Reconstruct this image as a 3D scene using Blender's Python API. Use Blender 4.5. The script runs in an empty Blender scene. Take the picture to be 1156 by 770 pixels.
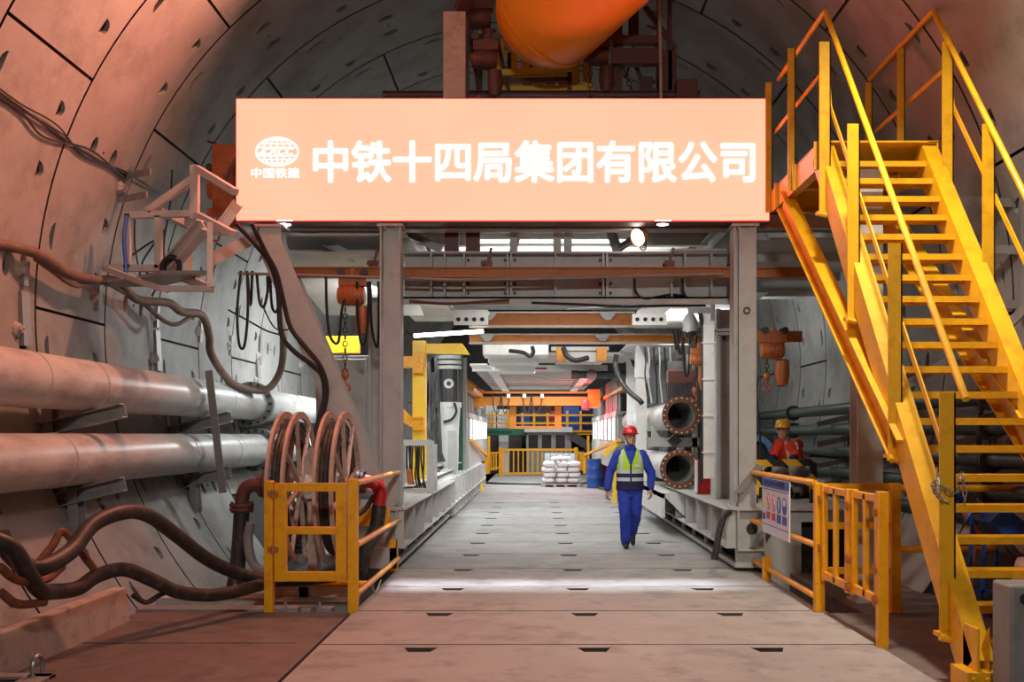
import bpy, bmesh, math, random
from mathutils import Vector as V, Matrix, Euler
from mathutils.geometry import delaunay_2d_cdt
random.seed(7)
S = bpy.context.scene
C = S.collection
PI = math.pi
F, VX, VY, H = 1124.0, 605.0, 491.0, 1.65      # focal length in pixels, vanishing point, eye height

def P(px, py, Y):                                # a pixel at depth Y -> point in the tunnel
    return V(((px-VX)*Y/F, Y, H-(py-VY)*Y/F))

# ------------------------------------------------------------------ materials
def lin(c):
    return tuple(((x/255)/12.92 if x/255 <= .04045 else ((x/255+.055)/1.055)**2.4) for x in c) + (1,)

def M(name, col, rough=.6, metal=0, var=.12, scale=6, dirt=None, bump=0, bscale=40, stretch=None, spec=None):
    m = bpy.data.materials.new(name); m.use_nodes = True
    nt = m.node_tree; N = nt.nodes; L = nt.links
    b = N['Principled BSDF']
    tc = N.new('ShaderNodeTexCoord'); mp = N.new('ShaderNodeMapping')
    L.new(tc.outputs['Object'], mp.inputs['Vector'])
    if stretch: mp.inputs['Scale'].default_value = stretch
    n = N.new('ShaderNodeTexNoise'); n.inputs['Scale'].default_value = scale; n.inputs['Detail'].default_value = 6
    n.inputs['Roughness'].default_value = .65
    L.new(mp.outputs[0], n.inputs['Vector'])
    r = N.new('ShaderNodeValToRGB'); L.new(n.outputs['Fac'], r.inputs[0])
    c = lin(col)
    r.color_ramp.elements[0].position = .3; r.color_ramp.elements[1].position = .7
    r.color_ramp.elements[0].color = tuple(x*(1-var) for x in c[:3])+(1,)
    r.color_ramp.elements[1].color = tuple(min(1, x*(1+var)) for x in c[:3])+(1,)
    out = r.outputs[0]
    if dirt:                                     # (colour, amount, noise scale): wear and stains
        n2 = N.new('ShaderNodeTexNoise'); n2.inputs['Scale'].default_value = dirt[2]; n2.inputs['Detail'].default_value = 8
        n2.inputs['Roughness'].default_value = .7
        L.new(mp.outputs[0], n2.inputs['Vector'])
        r2 = N.new('ShaderNodeValToRGB'); L.new(n2.outputs['Fac'], r2.inputs[0])
        r2.color_ramp.elements[0].position = .5; r2.color_ramp.elements[1].position = .72
        r2.color_ramp.elements[0].color = (0, 0, 0, 1); r2.color_ramp.elements[1].color = (dirt[1],)*3+(1,)
        mx = N.new('ShaderNodeMix'); mx.data_type = 'RGBA'
        L.new(r2.outputs[0], mx.inputs['Factor']); L.new(out, mx.inputs['A']); mx.inputs['B'].default_value = lin(dirt[0])
        out = mx.outputs['Result']
    L.new(out, b.inputs['Base Color'])
    b.inputs['Roughness'].default_value = rough; b.inputs['Metallic'].default_value = metal
    if spec is not None: b.inputs['Specular IOR Level'].default_value = spec
    if bump:
        n3 = N.new('ShaderNodeTexNoise'); n3.inputs['Scale'].default_value = bscale; n3.inputs['Detail'].default_value = 5
        L.new(tc.outputs['Object'], n3.inputs['Vector'])
        bp = N.new('ShaderNodeBump'); bp.inputs['Strength'].default_value = bump; bp.inputs['Distance'].default_value = .02
        L.new(n3.outputs['Fac'], bp.inputs['Height']); L.new(bp.outputs[0], b.inputs['Normal'])
    return m

def EM(name, col, strength, noise=0, base=.5):            # something that gives off light (linear colour)
    m = bpy.data.materials.new(name); m.use_nodes = True
    nt = m.node_tree; N = nt.nodes; L = nt.links
    b = N['Principled BSDF']; b.inputs['Base Color'].default_value = (base, base, base, 1); b.inputs['Roughness'].default_value = .5
    b.inputs['Emission Color'].default_value = tuple(col)+(1,); b.inputs['Emission Strength'].default_value = strength
    if noise:
        tc = N.new('ShaderNodeTexCoord'); n = N.new('ShaderNodeTexNoise'); n.inputs['Scale'].default_value = .5
        L.new(tc.outputs['Object'], n.inputs['Vector'])
        mr = N.new('ShaderNodeMapRange'); mr.inputs['From Min'].default_value = .3; mr.inputs['From Max'].default_value = .7
        mr.inputs['To Min'].default_value = strength*(1-noise); mr.inputs['To Max'].default_value = strength*(1+noise)
        L.new(n.outputs['Fac'], mr.inputs['Value']); L.new(mr.outputs[0], b.inputs['Emission Strength'])
    return m

m_lining = M('lining_concrete', (150, 150, 146), .8, var=.13, scale=1.6, dirt=((104, 100, 94), .6, 2.2), bump=.12, bscale=14)
m_joint = M('joint_gap', (42, 41, 40), .9)
m_slab = M('slab_concrete', (158, 157, 154), .75, var=.14, scale=1.5, dirt=((104, 100, 95), .7, 2.5), bump=.08, bscale=20)
m_pit = M('pit_mud', (66, 62, 58), .9, scale=3, bump=.4, bscale=8)
m_plate = M('dirty_steel_plate', (112, 101, 96), .6, var=.2, scale=3, dirt=((66, 60, 56), .85, 3.5), bump=.15, bscale=25)
m_kerb = M('kerb_concrete', (182, 174, 166), .8, scale=4, dirt=((110, 100, 92), .7, 6), bump=.15, bscale=30)
m_grey = M('grey_paint', (182, 181, 177), .5, var=.07, scale=3, dirt=((140, 132, 124), .5, 4))
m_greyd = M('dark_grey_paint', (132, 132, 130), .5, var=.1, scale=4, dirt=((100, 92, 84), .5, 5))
m_white = M('white_paint', (222, 222, 218), .45, var=.05, scale=3, dirt=((170, 164, 156), .4, 5))
m_yel = M('yellow_paint', (238, 166, 12), .38, var=.08, scale=5, dirt=((160, 100, 20), .5, 9))
m_stair = M('stair_yellow_paint', (224, 168, 20), .42, var=.1, scale=4, dirt=((168, 112, 16), .6, 6))
m_bright = M('bright_yellow_paint', (246, 200, 40), .4, var=.06, dirt=((190, 140, 30), .4, 6))
m_orange = M('crane_orange', (196, 128, 40), .45, var=.1, dirt=((150, 84, 22), .5, 5))
m_brown = M('rusty_orange_beam', (172, 104, 40), .55, var=.15, dirt=((96, 58, 34), .6, 6))
m_rust = M('rusty_steel', (122, 74, 48), .75, var=.25, scale=12, dirt=((70, 44, 32), .8, 16), bump=.3)
m_dark = M('dark_steel', (70, 66, 64), .55, .3, var=.2, scale=8, dirt=((52, 44, 40), .7, 12))
m_steel = M('bare_steel', (150, 150, 150), .4, .7, var=.12, scale=10)
m_galv = M('galvanised_angle', (150, 150, 148), .5, .3, var=.12, scale=10, dirt=((110, 104, 98), .5, 8))
m_pipe = M('pipe_white_paint', (192, 194, 190), .38, var=.16, scale=2.2, dirt=((138, 126, 118), .75, 2.6), stretch=(1, .55, 1.6), bump=.05, bscale=12)
m_pipeg = M('pipe_green_paint', (42, 58, 52), .45, var=.25, scale=3, dirt=((90, 94, 90), .5, 5))
m_rubber = M('black_rubber', (42, 40, 38), .5, var=.35, scale=10, dirt=((104, 92, 78), .7, 9))
m_cable = M('cable_black', (34, 32, 32), .5, var=.2)
m_hosebr = M('dusty_brown_hose', (120, 96, 84), .7, var=.2, scale=8, dirt=((70, 58, 52), .6, 10))
m_red = M('red_paint', (178, 28, 26), .4, var=.1, dirt=((110, 30, 24), .5, 8))
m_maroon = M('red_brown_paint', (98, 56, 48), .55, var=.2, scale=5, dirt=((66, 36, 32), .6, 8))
m_lblue = M('light_blue_paint', (110, 164, 226), .4, var=.08)
m_blue = M('blue_paint', (28, 78, 160), .4, var=.1, dirt=((30, 50, 90), .5, 7))
m_green = M('green_paint', (20, 96, 70), .45, var=.1)
m_bag = M('white_woven_bag', (222, 222, 218), .7, var=.06, scale=20, bump=.3, bscale=30)
m_hoist = M('hoist_orange', (176, 96, 44), .45, var=.15, scale=10, dirt=((90, 50, 28), .5, 14))
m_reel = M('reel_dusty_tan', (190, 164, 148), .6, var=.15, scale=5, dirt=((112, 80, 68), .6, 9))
m_glass = M('dark_glass', (36, 34, 36), .15, var=.05)
m_tank = M('tank_translucent_white', (206, 220, 222), .4, var=.05)
m_skin = M('skin', (196, 146, 118), .5, var=.05, scale=30)
m_hair = M('black_hair', (24, 20, 18), .6)
m_bluecl = M('blue_workwear', (34, 58, 160), .8, var=.15, scale=14, bump=.3, bscale=24)
m_navy = M('navy_cloth', (30, 30, 72), .8, var=.1, scale=20)
m_lime = M('lime_fabric', (176, 212, 40), .65, var=.06, scale=25)
m_refl = M('reflective_tape', (196, 200, 198), .35, var=.06, scale=30)
m_helm = M('helmet_red', (202, 24, 28), .25, var=.04)
m_helmy = M('helmet_yellow', (226, 156, 20), .3, var=.04)
m_vest = M('orange_red_vest', (226, 62, 30), .65, var=.08, scale=20)
m_work = M('grey_work_trousers', (142, 138, 130), .8, var=.12, scale=14)
m_shoe = M('black_shoe', (28, 26, 26), .5)
m_eye = M('eye_dark', (30, 24, 22), .2)
m_paper = M('sign_white', (226, 228, 236), .35, var=.03)
m_sblue = M('sign_blue', (40, 74, 176), .35, var=.03)
m_sred = M('sign_red', (206, 50, 56), .4, var=.03)
m_syel = M('sign_yellow', (236, 206, 40), .4, var=.03)
m_duct = M('duct_yellow_fabric', (232, 146, 14), .5, var=.06, scale=3, bump=.1, bscale=8)
m_sign = EM('lightbox_face', (1.0, .107, .067), 5.2, .06, .12)
m_text = EM('lightbox_lettering', (1.0, .9, .86), 2.6)
m_lamp = EM('lamp_white', (1, .98, .95), 14)
m_window = EM('lit_window', (.9, .95, 1), 5)
m_redlamp = EM('red_beacon', (1, .007, .007), 6, 0, .04)

# ------------------------------------------------------------------ builders
def frame(d, up=V((0, 0, 1))):
    d = d.normalized()
    x = d.cross(up)
    if x.length < 1e-4: x = d.cross(V((0, 1, 0)))
    x.normalize(); y = x.cross(d)
    return x, y, d                               # side, up', along

def smooth_path(pts, n=6):
    pts = [V(p) for p in pts]
    if len(pts) < 3: return pts
    q = [pts[0]*2-pts[1]]+pts+[pts[-1]*2-pts[-2]]; out = []
    for i in range(1, len(q)-2):
        a, b, c, d = q[i-1], q[i], q[i+1], q[i+2]
        for k in range(n):
            t = k/n
            out.append(.5*((2*b)+(c-a)*t+(2*a-5*b+4*c-d)*t*t+(3*b-a-3*c+d)*t**3))
    out.append(pts[-1]); return out

WL = {}                                          # world place of every root made here

class MB:
    def __init__(s): s.bm = bmesh.new(); s.mi = 0
    def faces(s, vs, fs):
        v = [s.bm.verts.new(p) for p in vs]
        for f in fs:
            try: s.bm.faces.new([v[i] for i in f]).material_index = s.mi
            except ValueError: pass
        return s
    def box(s, c, d, rot=None):
        c = V(c); h = V(d)/2
        R = rot.to_matrix() if isinstance(rot, Euler) else (rot or Matrix.Identity(3))
        vs = [c+R@V((sx*h.x, sy*h.y, sz*h.z)) for sz in (-1, 1) for sy in (-1, 1) for sx in (-1, 1)]
        return s.faces(vs, [(0, 2, 3, 1), (4, 5, 7, 6), (0, 1, 5, 4), (2, 6, 7, 3), (0, 4, 6, 2), (1, 3, 7, 5)])
    def bx(s, x0, x1, y0, y1, z0, z1): return s.box(((x0+x1)/2, (y0+y1)/2, (z0+z1)/2), (abs(x1-x0), abs(y1-y0), abs(z1-z0)))
    def sweep(s, poly, p0, p1, up=V((0, 0, 1)), cap=True):   # 2-D outline along a straight line
        p0 = V(p0); p1 = V(p1); x, y, d = frame(p1-p0, V(up)); n = len(poly)
        vs = [p0+x*a+y*b for a, b in poly]+[p1+x*a+y*b for a, b in poly]
        fs = [(i, (i+1) % n, n+(i+1) % n, n+i) for i in range(n)]
        if cap: fs += [tuple(range(n))[::-1], tuple(range(n, 2*n))]
        return s.faces(vs, fs)
    def bar(s, p0, p1, w, h=None, up=(0, 0, 1)):
        h = h or w
        return s.sweep([(-w/2, -h/2), (w/2, -h/2), (w/2, h/2), (-w/2, h/2)], p0, p1, up)
    def ibeam(s, p0, p1, h, w, t=.02, up=(0, 0, 1)):
        a, b = w/2, h/2
        return s.sweep([(-a, -b), (a, -b), (a, -b+t), (t/2, -b+t), (t/2, b-t), (a, b-t), (a, b), (-a, b), (-a, b-t), (-t/2, b-t), (-t/2, -b+t), (-a, -b+t)], p0, p1, up)
    def chan(s, p0, p1, h, w, t=.015, side=1, up=(0, 0, 1)):  # channel, flanges point to `side`
        b = h/2; q = [(0, -b), (w, -b), (w, -b+t), (t, -b+t), (t, b-t), (w, b-t), (w, b), (0, b)]
        return s.sweep([(side*x, y) for x, y in q], p0, p1, up)
    def angle(s, p0, p1, w, t=.01, sx=1, sy=1, up=(0, 0, 1)):
        q = [(0, 0), (w, 0), (w, t), (t, t), (t, w), (0, w)]
        return s.sweep([(sx*x, sy*y) for x, y in q], p0, p1, up)
    def cyl(s, p0, p1, r, r2=None, n=16, cap=True):
        r2 = r if r2 is None else r2
        p0 = V(p0); p1 = V(p1); x, y, d = frame(p1-p0)
        vs = [p0+(x*math.cos(2*PI*i/n)+y*math.sin(2*PI*i/n))*r for i in range(n)]+[p1+(x*math.cos(2*PI*i/n)+y*math.sin(2*PI*i/n))*r2 for i in range(n)]
        fs = [(i, (i+1) % n, n+(i+1) % n, n+i) for i in range(n)]
        if cap: fs += [tuple(range(n))[::-1], tuple(range(n, 2*n))]
        return s.faces(vs, fs)
    def pipe(s, p0, p1, r, t=.02, n=32):          # open tube with wall thickness
        p0 = V(p0); p1 = V(p1); x, y, d = frame(p1-p0); vs = []
        for p, q in ((p0, r), (p1, r), (p1, r-t), (p0, r-t)):
            vs += [p+(x*math.cos(2*PI*i/n)+y*math.sin(2*PI*i/n))*q for i in range(n)]
        fs = [(k*n+i, k*n+(i+1) % n, ((k+1) % 4)*n+(i+1) % n, ((k+1) % 4)*n+i) for k in range(4) for i in range(n)]
        return s.faces(vs, fs)
    def tube(s, pts, r, n=10, sm=6, cap=True):
        pts = smooth_path(pts, sm) if sm else [V(p) for p in pts]
        d0 = (pts[1]-pts[0]).normalized(); x, y, _ = frame(d0); rings = []
        for i, p in enumerate(pts):
            d = (pts[min(i+1, len(pts)-1)]-pts[max(i-1, 0)]).normalized()
            x = (x-d*x.dot(d)).normalized(); y = d.cross(x)
            rr = r(i/(len(pts)-1)) if callable(r) else r
            rings.append([s.bm.verts.new(p+(x*math.cos(2*PI*k/n)+y*math.sin(2*PI*k/n))*rr) for k in range(n)])
        for a, b in zip(rings, rings[1:]):
            for k in range(n): s.bm.faces.new((a[k], a[(k+1) % n], b[(k+1) % n], b[k])).material_index = s.mi
        if cap:
            s.bm.faces.new(rings[0][::-1]).material_index = s.mi; s.bm.faces.new(rings[-1]).material_index = s.mi
        return s
    def ring(s, c, axis, R, r, n=32, k=8, sq=None):  # torus, or flat band when sq=(radial, axial)
        c = V(c); x, y, d = frame(V(axis)); g = []
        for i in range(n):
            a = 2*PI*i/n; o = x*math.cos(a)+y*math.sin(a)
            if sq: pr = [(-sq[0]/2, -sq[1]/2), (sq[0]/2, -sq[1]/2), (sq[0]/2, sq[1]/2), (-sq[0]/2, sq[1]/2)]
            else: pr = [(r*math.cos(2*PI*j/k), r*math.sin(2*PI*j/k)) for j in range(k)]
            g.append([s.bm.verts.new(c+o*(R+u)+d*w) for u, w in pr])
        m = len(g[0])
        for i in range(n):
            for j in range(m):
                s.bm.faces.new((g[i][j], g[(i+1) % n][j], g[(i+1) % n][(j+1) % m], g[i][(j+1) % m])).material_index = s.mi
        return s
    def ball(s, c, r, sc=(1, 1, 1), n=16, k=10, rot=None):
        R = rot.to_matrix() if isinstance(rot, Euler) else (rot or Matrix.Identity(3)); c = V(c)
        vs = [c+R@V((0, 0, r*sc[2]))]
        for j in range(1, k):
            for i in range(n):
                a, b = 2*PI*i/n, PI*j/k
                vs.append(c+R@V((r*sc[0]*math.cos(a)*math.sin(b), r*sc[1]*math.sin(a)*math.sin(b), r*sc[2]*math.cos(b))))
        vs.append(c-R@V((0, 0, r*sc[2])))
        fs = [(0, 1+i, 1+(i+1) % n) for i in range(n)]
        for j in range(k-2):
            for i in range(n): a = 1+j*n; fs.append((a+i, a+n+i, a+n+(i+1) % n, a+(i+1) % n))
        a = 1+(k-2)*n; fs += [(a+(i+1) % n, a+i, len(vs)-1) for i in range(n)]
        return s.faces(vs, fs)
    def lathe(s, prof, c, axis=(0, 0, 1), n=24):     # profile of (radius, height)
        c = V(c); x, y, d = frame(V(axis)); g = []
        for r, h in prof: g.append([s.bm.verts.new(c+d*h+(x*math.cos(2*PI*i/n)+y*math.sin(2*PI*i/n))*max(r, 1e-4)) for i in range(n)])
        for a, b in zip(g, g[1:]):
            for k in range(n): s.bm.faces.new((a[k], a[(k+1) % n], b[(k+1) % n], b[k])).material_index = s.mi
        return s
    def prism(s, poly, o, u, v, t):                 # polygon in plane (u, v) at o, thickness vector t
        o, u, v, t = V(o), V(u), V(v), V(t); n = len(poly)
        vs = [o+u*a+v*b for a, b in poly]+[o+u*a+v*b+t for a, b in poly]
        return s.faces(vs, [tuple(range(n)), tuple(range(n, 2*n))[::-1]]+[(i, (i+1) % n, n+(i+1) % n, n+i) for i in range(n)])
    def build(s, name, mat, parent=None, bevel=0, sharp=35, flip=True):
        bm = s.bm
        if flip: bmesh.ops.recalc_face_normals(bm, faces=bm.faces)
        if parent is None:
            xs = [v.co for v in bm.verts]
            o = V(((min(p.x for p in xs)+max(p.x for p in xs))/2, (min(p.y for p in xs)+max(p.y for p in xs))/2, min(p.z for p in xs)))
        else: o = WL[parent.name]
        for v in bm.verts: v.co -= o
        me = bpy.data.meshes.new(name); bm.to_mesh(me); bm.free()
        for p in me.polygons: p.use_smooth = True
        me.set_sharp_from_angle(angle=math.radians(sharp))
        for q in (mat if isinstance(mat, (list, tuple)) else [mat]): me.materials.append(q)
        ob = bpy.data.objects.new(name, me); C.objects.link(ob)
        if parent is None: ob.location = o
        else: ob.parent = parent
        WL[ob.name] = V(o)
        if bevel:
            bv = ob.modifiers.new('bevel', 'BEVEL'); bv.width = bevel; bv.segments = 2; bv.limit_method = 'ANGLE'; bv.angle_limit = math.radians(40)
        return ob

def tag(o, label, cat, group=None, kind=None):
    o['label'] = label; o['category'] = cat
    if group: o['group'] = group
    if kind: o['kind'] = kind
    return o
def struct(o): o['kind'] = 'structure'; return o
def thing(name, label, cat, loc, group=None):
    o = bpy.data.objects.new(name, None); C.objects.link(o); o.location = loc; o.empty_display_size = .2
    WL[o.name] = V(loc); return tag(o, label, cat, group)
def dup(root, off, label=None, rz=None, group=None):       # a copy of a thing with its parts and sub-parts
    r = root.copy(); C.objects.link(r); r.location = root.location+V(off); WL[r.name] = WL[root.name]+V(off)
    if rz is not None: r.rotation_euler = (0, 0, rz)
    if label: r['label'] = label
    if group: r['group'] = group
    for ch in list(root.children):
        c = ch.copy(); C.objects.link(c); c.parent = r
        for g in list(ch.children):
            d = g.copy(); C.objects.link(d); d.parent = c
    return r
def cable(name, label, cat, pts, r, mat, n=8, group=None):  # pts: (px, py, depth)
    return tag(MB().tube([P(*p) for p in pts], r, n).build(name, mat), label, cat, group)
def text_mesh(body, size, off=0.0, depth=0.0):
    cu = bpy.data.curves.new('lettering', 'FONT'); cu.body = body; cu.size = size; cu.offset = off; cu.extrude = depth
    cu.resolution_u = 3
    o = bpy.data.objects.new('lettering', cu); C.objects.link(o)
    bpy.context.view_layer.update()
    me = bpy.data.meshes.new_from_object(o.evaluated_get(bpy.context.evaluated_depsgraph_get()))
    bpy.data.objects.remove(o); bpy.data.curves.remove(cu)
    return me
def bold(me, w):                                  # thicken strokes: overlapping shifted copies in one mesh
    if not w: return
    src = bmesh.new(); src.from_mesh(me); out = bmesh.new()
    for k in range(9):
        o = V((w*math.cos(k*PI/4), w*math.sin(k*PI/4), 0)) if k < 8 else V((0, 0, 0))
        t = bpy.data.meshes.new('t'); s2 = src.copy()
        for v in s2.verts: v.co += o
        s2.to_mesh(t); s2.free(); out.from_mesh(t); bpy.data.meshes.remove(t)
    src.free(); out.to_mesh(me); out.free()
# ------------------------------------------------------------------ setting: lining rings, floor
TX, TZ, TR = -.12, 2.96, 5.13                    # tunnel axis and radius
def ang_pt(a, y, r=TR): return V((TX+r*math.cos(a), y, TZ+r*math.sin(a)))
RW, RY0 = 1.683, 10.44                             # ring width, one ring joint
walls = {'wall_left': MB(), 'ceiling': MB(), 'wall_right': MB()}
def d_out(cu, cv, w, h, flat):                   # D-shaped bolt pocket outline
    pts = [(cu-w/2, cv), (cu+w/2, cv)]
    pts += [(cu+w/2*math.cos(t), cv+flat*h*math.sin(t)) for t in (PI*.12, PI*.3, PI*.5, PI*.7, PI*.88)]
    return pts if flat > 0 else pts[:2][::-1]+pts[2:][::-1]
def ell(cu, cv, w, h, n=12): return [(cu+w/2*math.cos(2*PI*i/n), cv+h/2*math.sin(2*PI*i/n)) for i in range(n)]
def inside(p, poly):
    c = False; n = len(poly)
    for i in range(n):
        (x1, y1), (x2, y2) = poly[i], poly[i-1]
        if (y1 > p[1]) != (y2 > p[1]) and p[0] < (x2-x1)*(p[1]-y1)/(y2-y1)+x1: c = not c
    return c
def segment(mb, a0, a1, y0, detail):
    L = TR*(a1-a0); g = .017; y1 = y0+RW
    def q(u, v, r=0): return ang_pt(a0+u/TR, y0+v, TR+r)
    holes = []
    if detail:
        for f in (.45, 1.1, L-.5, L-1.15): holes.append((d_out(f, 1.33, .18, .14, 1), 'bolt'))
        for f in (.42, L-.8): holes.append((d_out(f, .26, .30, .09, -1), ''))
        for v in (.58, 1.08): holes.append((ell(L*.5+.12, v, .24, .13), ''))
        holes.append((ell(L*.5+.12, .83, .05, .05, 8), ''))
    n = max(4, int(L/.16)); vs = []; es = []
    for i in range(n+1):
        for v in (g, RW-g): vs.append((g+(L-2*g)*i/n, v))
    for i in range(n): es += [(2*i, 2*i+2), (2*i+1, 2*i+3)]
    es += [(0, 1), (2*n, 2*n+1)]
    for poly, _ in holes:
        b = len(vs); vs += poly; es += [(b+i, b+(i+1) % len(poly)) for i in range(len(poly))]
    r = delaunay_2d_cdt([V(p) for p in vs], es, [], 0, 1e-5)
    P2 = [tuple(p) for p in r[0]]; tv = {}
    for f in r[2]:
        c = (sum(P2[i][0] for i in f)/len(f), sum(P2[i][1] for i in f)/len(f))
        if any(inside(c, h) for h, _ in holes): continue
        for i in f:
            if i not in tv: tv[i] = mb.bm.verts.new(q(*P2[i]))
        try: mb.bm.faces.new([tv[i] for i in f])
        except ValueError: pass
    def skirt(poly, dep, sc=1, cap=False):
        m = len(poly); cx = sum(p[0] for p in poly)/m; cy = sum(p[1] for p in poly)/m
        A = [mb.bm.verts.new(q(*p)) for p in poly]
        B = [mb.bm.verts.new(q(cx+(p[0]-cx)*sc, cy+(p[1]-cy)*sc, dep)) for p in poly]
        for i in range(m): mb.bm.faces.new((A[i], A[(i+1) % m], B[(i+1) % m], B[i])).material_index = mb.mi
        if cap: mb.bm.faces.new(B)
        return cx, cy
    ed = [(g+(L-2*g)*i/n, g) for i in range(n+1)]+[(g+(L-2*g)*(n-i)/n, RW-g) for i in range(n+1)]
    mb.mi = 1; skirt(ed, .05); mb.mi = 0
    for poly, kd in holes:
        cx, cy = skirt(poly, .13, .86, True)
        if kd == 'bolt':
            mb.mi = 2; d = (q(cx, cy)-q(cx, cy, .1)).normalized()
            mb.cyl(q(cx, cy, .13), q(cx, cy, .13)+d*.05, .034, .03, 8); mb.mi = 0
for k in range(-9, 22):
    y0 = RY0+RW*k
    off = 116 if k == 3 else (152 if k % 2 else 134.7)
    for i in range(8):
        a0 = math.radians(off+45*i); a1 = math.radians(off+45*(i+1)); mid = math.degrees((a0+a1)/2) % 360
        nm = 'ceiling' if 62 <= mid <= 118 else ('wall_left' if 118 < mid < 270 else 'wall_right')
        if 225 < mid < 315 and k > -2: continue
        segment(walls[nm], a0, a1, y0, -3 <= k <= 8 and not 225 < mid < 315)
    for nm, b0, b1 in (('wall_right', -100, 62), ('ceiling', 62, 118), ('wall_left', 118, 260)):   # backing seen in the joints
        mb = walls[nm]; mb.mi = 1; n = int((b1-b0)/4)
        A = [[mb.bm.verts.new(ang_pt(math.radians(b0+(b1-b0)*i/n), y, TR+.05)) for i in range(n+1)] for y in (y0, y0+RW)]
        for i in range(n): mb.bm.faces.new((A[0][i], A[0][i+1], A[1][i+1], A[1][i])).material_index = 1
        mb.mi = 0
for nm, mb in walls.items(): struct(mb.build(nm, [m_lining, m_joint, m_steel], sharp=25, flip=False))

# roadway of precast slabs with lifting pockets, lower invert, side aprons
def slab_floor():
    mb = MB(); ys = [-4.5]
    seam = 7.84-8*1.5
    ys = [seam+1.5*i for i in range(34)]
    for a, b in zip(ys, ys[1:]):
        x0, x1 = -1.70, 2.68; g = .012
        vs = [(x0, a+g), (x1, a+g), (x1, b-g), (x0, b-g)]; es = [(0, 1), (1, 2), (2, 3), (3, 0)]; holes = []
        if b > 5 and a < 24:
            for hx in (-.89, .45, 1.79):
                o = [(hx-.13, b-.12), (hx+.13, b-.12), (hx+.085, b-.27), (hx-.085, b-.27)]
                if (hx+a*7) % 1 < .12: continue
                holes.append(o)
        for h in holes:
            n = len(vs); vs += h; es += [(n+i, n+(i+1) % 4) for i in range(4)]
        r = delaunay_2d_cdt([V(p) for p in vs], es, [], 0, 1e-5); tv = [mb.bm.verts.new((p[0], p[1], 0)) for p in r[0]]
        for f in r[2]:
            c = (sum(r[0][i][0] for i in f)/3, sum(r[0][i][1] for i in f)/3)
            if any(inside(c, h) for h in holes): continue
            mb.bm.faces.new([tv[i] for i in f])
        for h in holes+[[(x0, a+g), (x1, a+g), (x1, b-g), (x0, b-g)]]:
            big = h not in holes; dep = -.25 if big else -.07; m = len(h)
            A = [mb.bm.verts.new((p[0], p[1], 0)) for p in h]; B = [mb.bm.verts.new((p[0], p[1], dep)) for p in h]
            mt = 1 if big else 2
            for i in range(m): mb.bm.faces.new((A[i], A[(i+1) % m], B[(i+1) % m], B[i])).material_index = mt
            mb.bm.faces.new(B).material_index = mt
        mb.mi = 0
    return mb
struct(slab_floor().build('floor', [m_slab, m_joint, m_pit], flip=False))
mb = MB(); mb.bx(-5.2, 5.2, -5, 46, -1.2, -.55); struct(mb.build('trim_1', m_pit))           # muddy invert under the roadway
mb = MB(); mb.bx(2.70, 4.75, -4.4, 9.28, -.25, -.012); mb.bx(3.05, 4.6, 9.28, 11.95, -.25, -.012); struct(mb.build('trim_2', m_plate))     # right-hand apron
mb = MB(); mb.bx(-5.5, 5.5, 45.5, 45.7, -2.2, 8.2); struct(mb.build('wall_back', m_joint))
# lining closes behind the photographer
mb = MB(); mb.bx(-5.5, 5.5, -4.6, -4.5, -2.2, 8.2); struct(mb.build('wall_front', m_lining))

# left foreground plate, kerb
mb = MB(); mb.bx(-3.72, -1.735, 4.6, 9.30, -.05, -.004)
for y in (6.4, 7.9): mb.bx(-3.6, -1.9, y, y+.02, -.004, .004)
tag(mb.build('floor_plate', m_plate, bevel=.006), 'large dirty steel floor plate beside the roadway, lower left', 'steel plate')
mb = MB(); mb.prism([(0, 0), (.16, 0), (.12, .36), (0, .36)], (-3.78, 5.2, -.06), (1, 0, 0), (0, 0, 1), (0.02, 3.65, 0))
tag(mb.build('concrete_kerb', m_kerb, bevel=.015), 'low concrete kerb block along the left edge of the plate', 'kerb')

# ------------------------------------------------------------------ light box sign
SY = 12.0
sg = thing('company_light_box', 'big glowing orange company sign hung across the gantry front', 'sign', (-.4, SY+.15, 4.234))
mb = MB()
SX0, SX1, SZ0, SZ1 = -3.61, 2.81, 4.234, 5.70
nx, nz = 60, 16                                   # stretched fabric face with pull wrinkles near the lower corners
def fy(x, z):
    w = 0
    for cx in (SX0, SX1):
        d = abs(x-cx); t = z-SZ0
        w += .010*math.exp(-d/.7)*math.exp(-t/.25)*math.sin(22*(t+d*.28))
    return SY-w*1.0
G = [[mb.bm.verts.new((SX0+(SX1-SX0)*i/nx, fy(SX0+(SX1-SX0)*i/nx, SZ0+(SZ1-SZ0)*j/nz), SZ0+(SZ1-SZ0)*j/nz)) for j in range(nz+1)] for i in range(nx+1)]
for i in range(nx):
    for j in range(nz): mb.bm.faces.new((G[i][j], G[i+1][j], G[i+1][j+1], G[i][j+1]))
mb.build('sign_face', m_sign, sg, flip=False)
mb = MB(); e = .018
mb.bx(SX0-e, SX1+e, SY+.02, SY+.26, SZ1, SZ1+e); mb.bx(SX0-e, SX1+e, SY+.02, SY+.26, SZ0-e, SZ0)
mb.bx(SX0-e, SX0, SY+.02, SY+.26, SZ0, SZ1); mb.bx(SX1, SX1+e, SY+.02, SY+.26, SZ0, SZ1); mb.bx(SX0, SX1, SY+.22, SY+.26, SZ0, SZ1)
mb.build('box_frame', m_maroon, sg)
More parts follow.
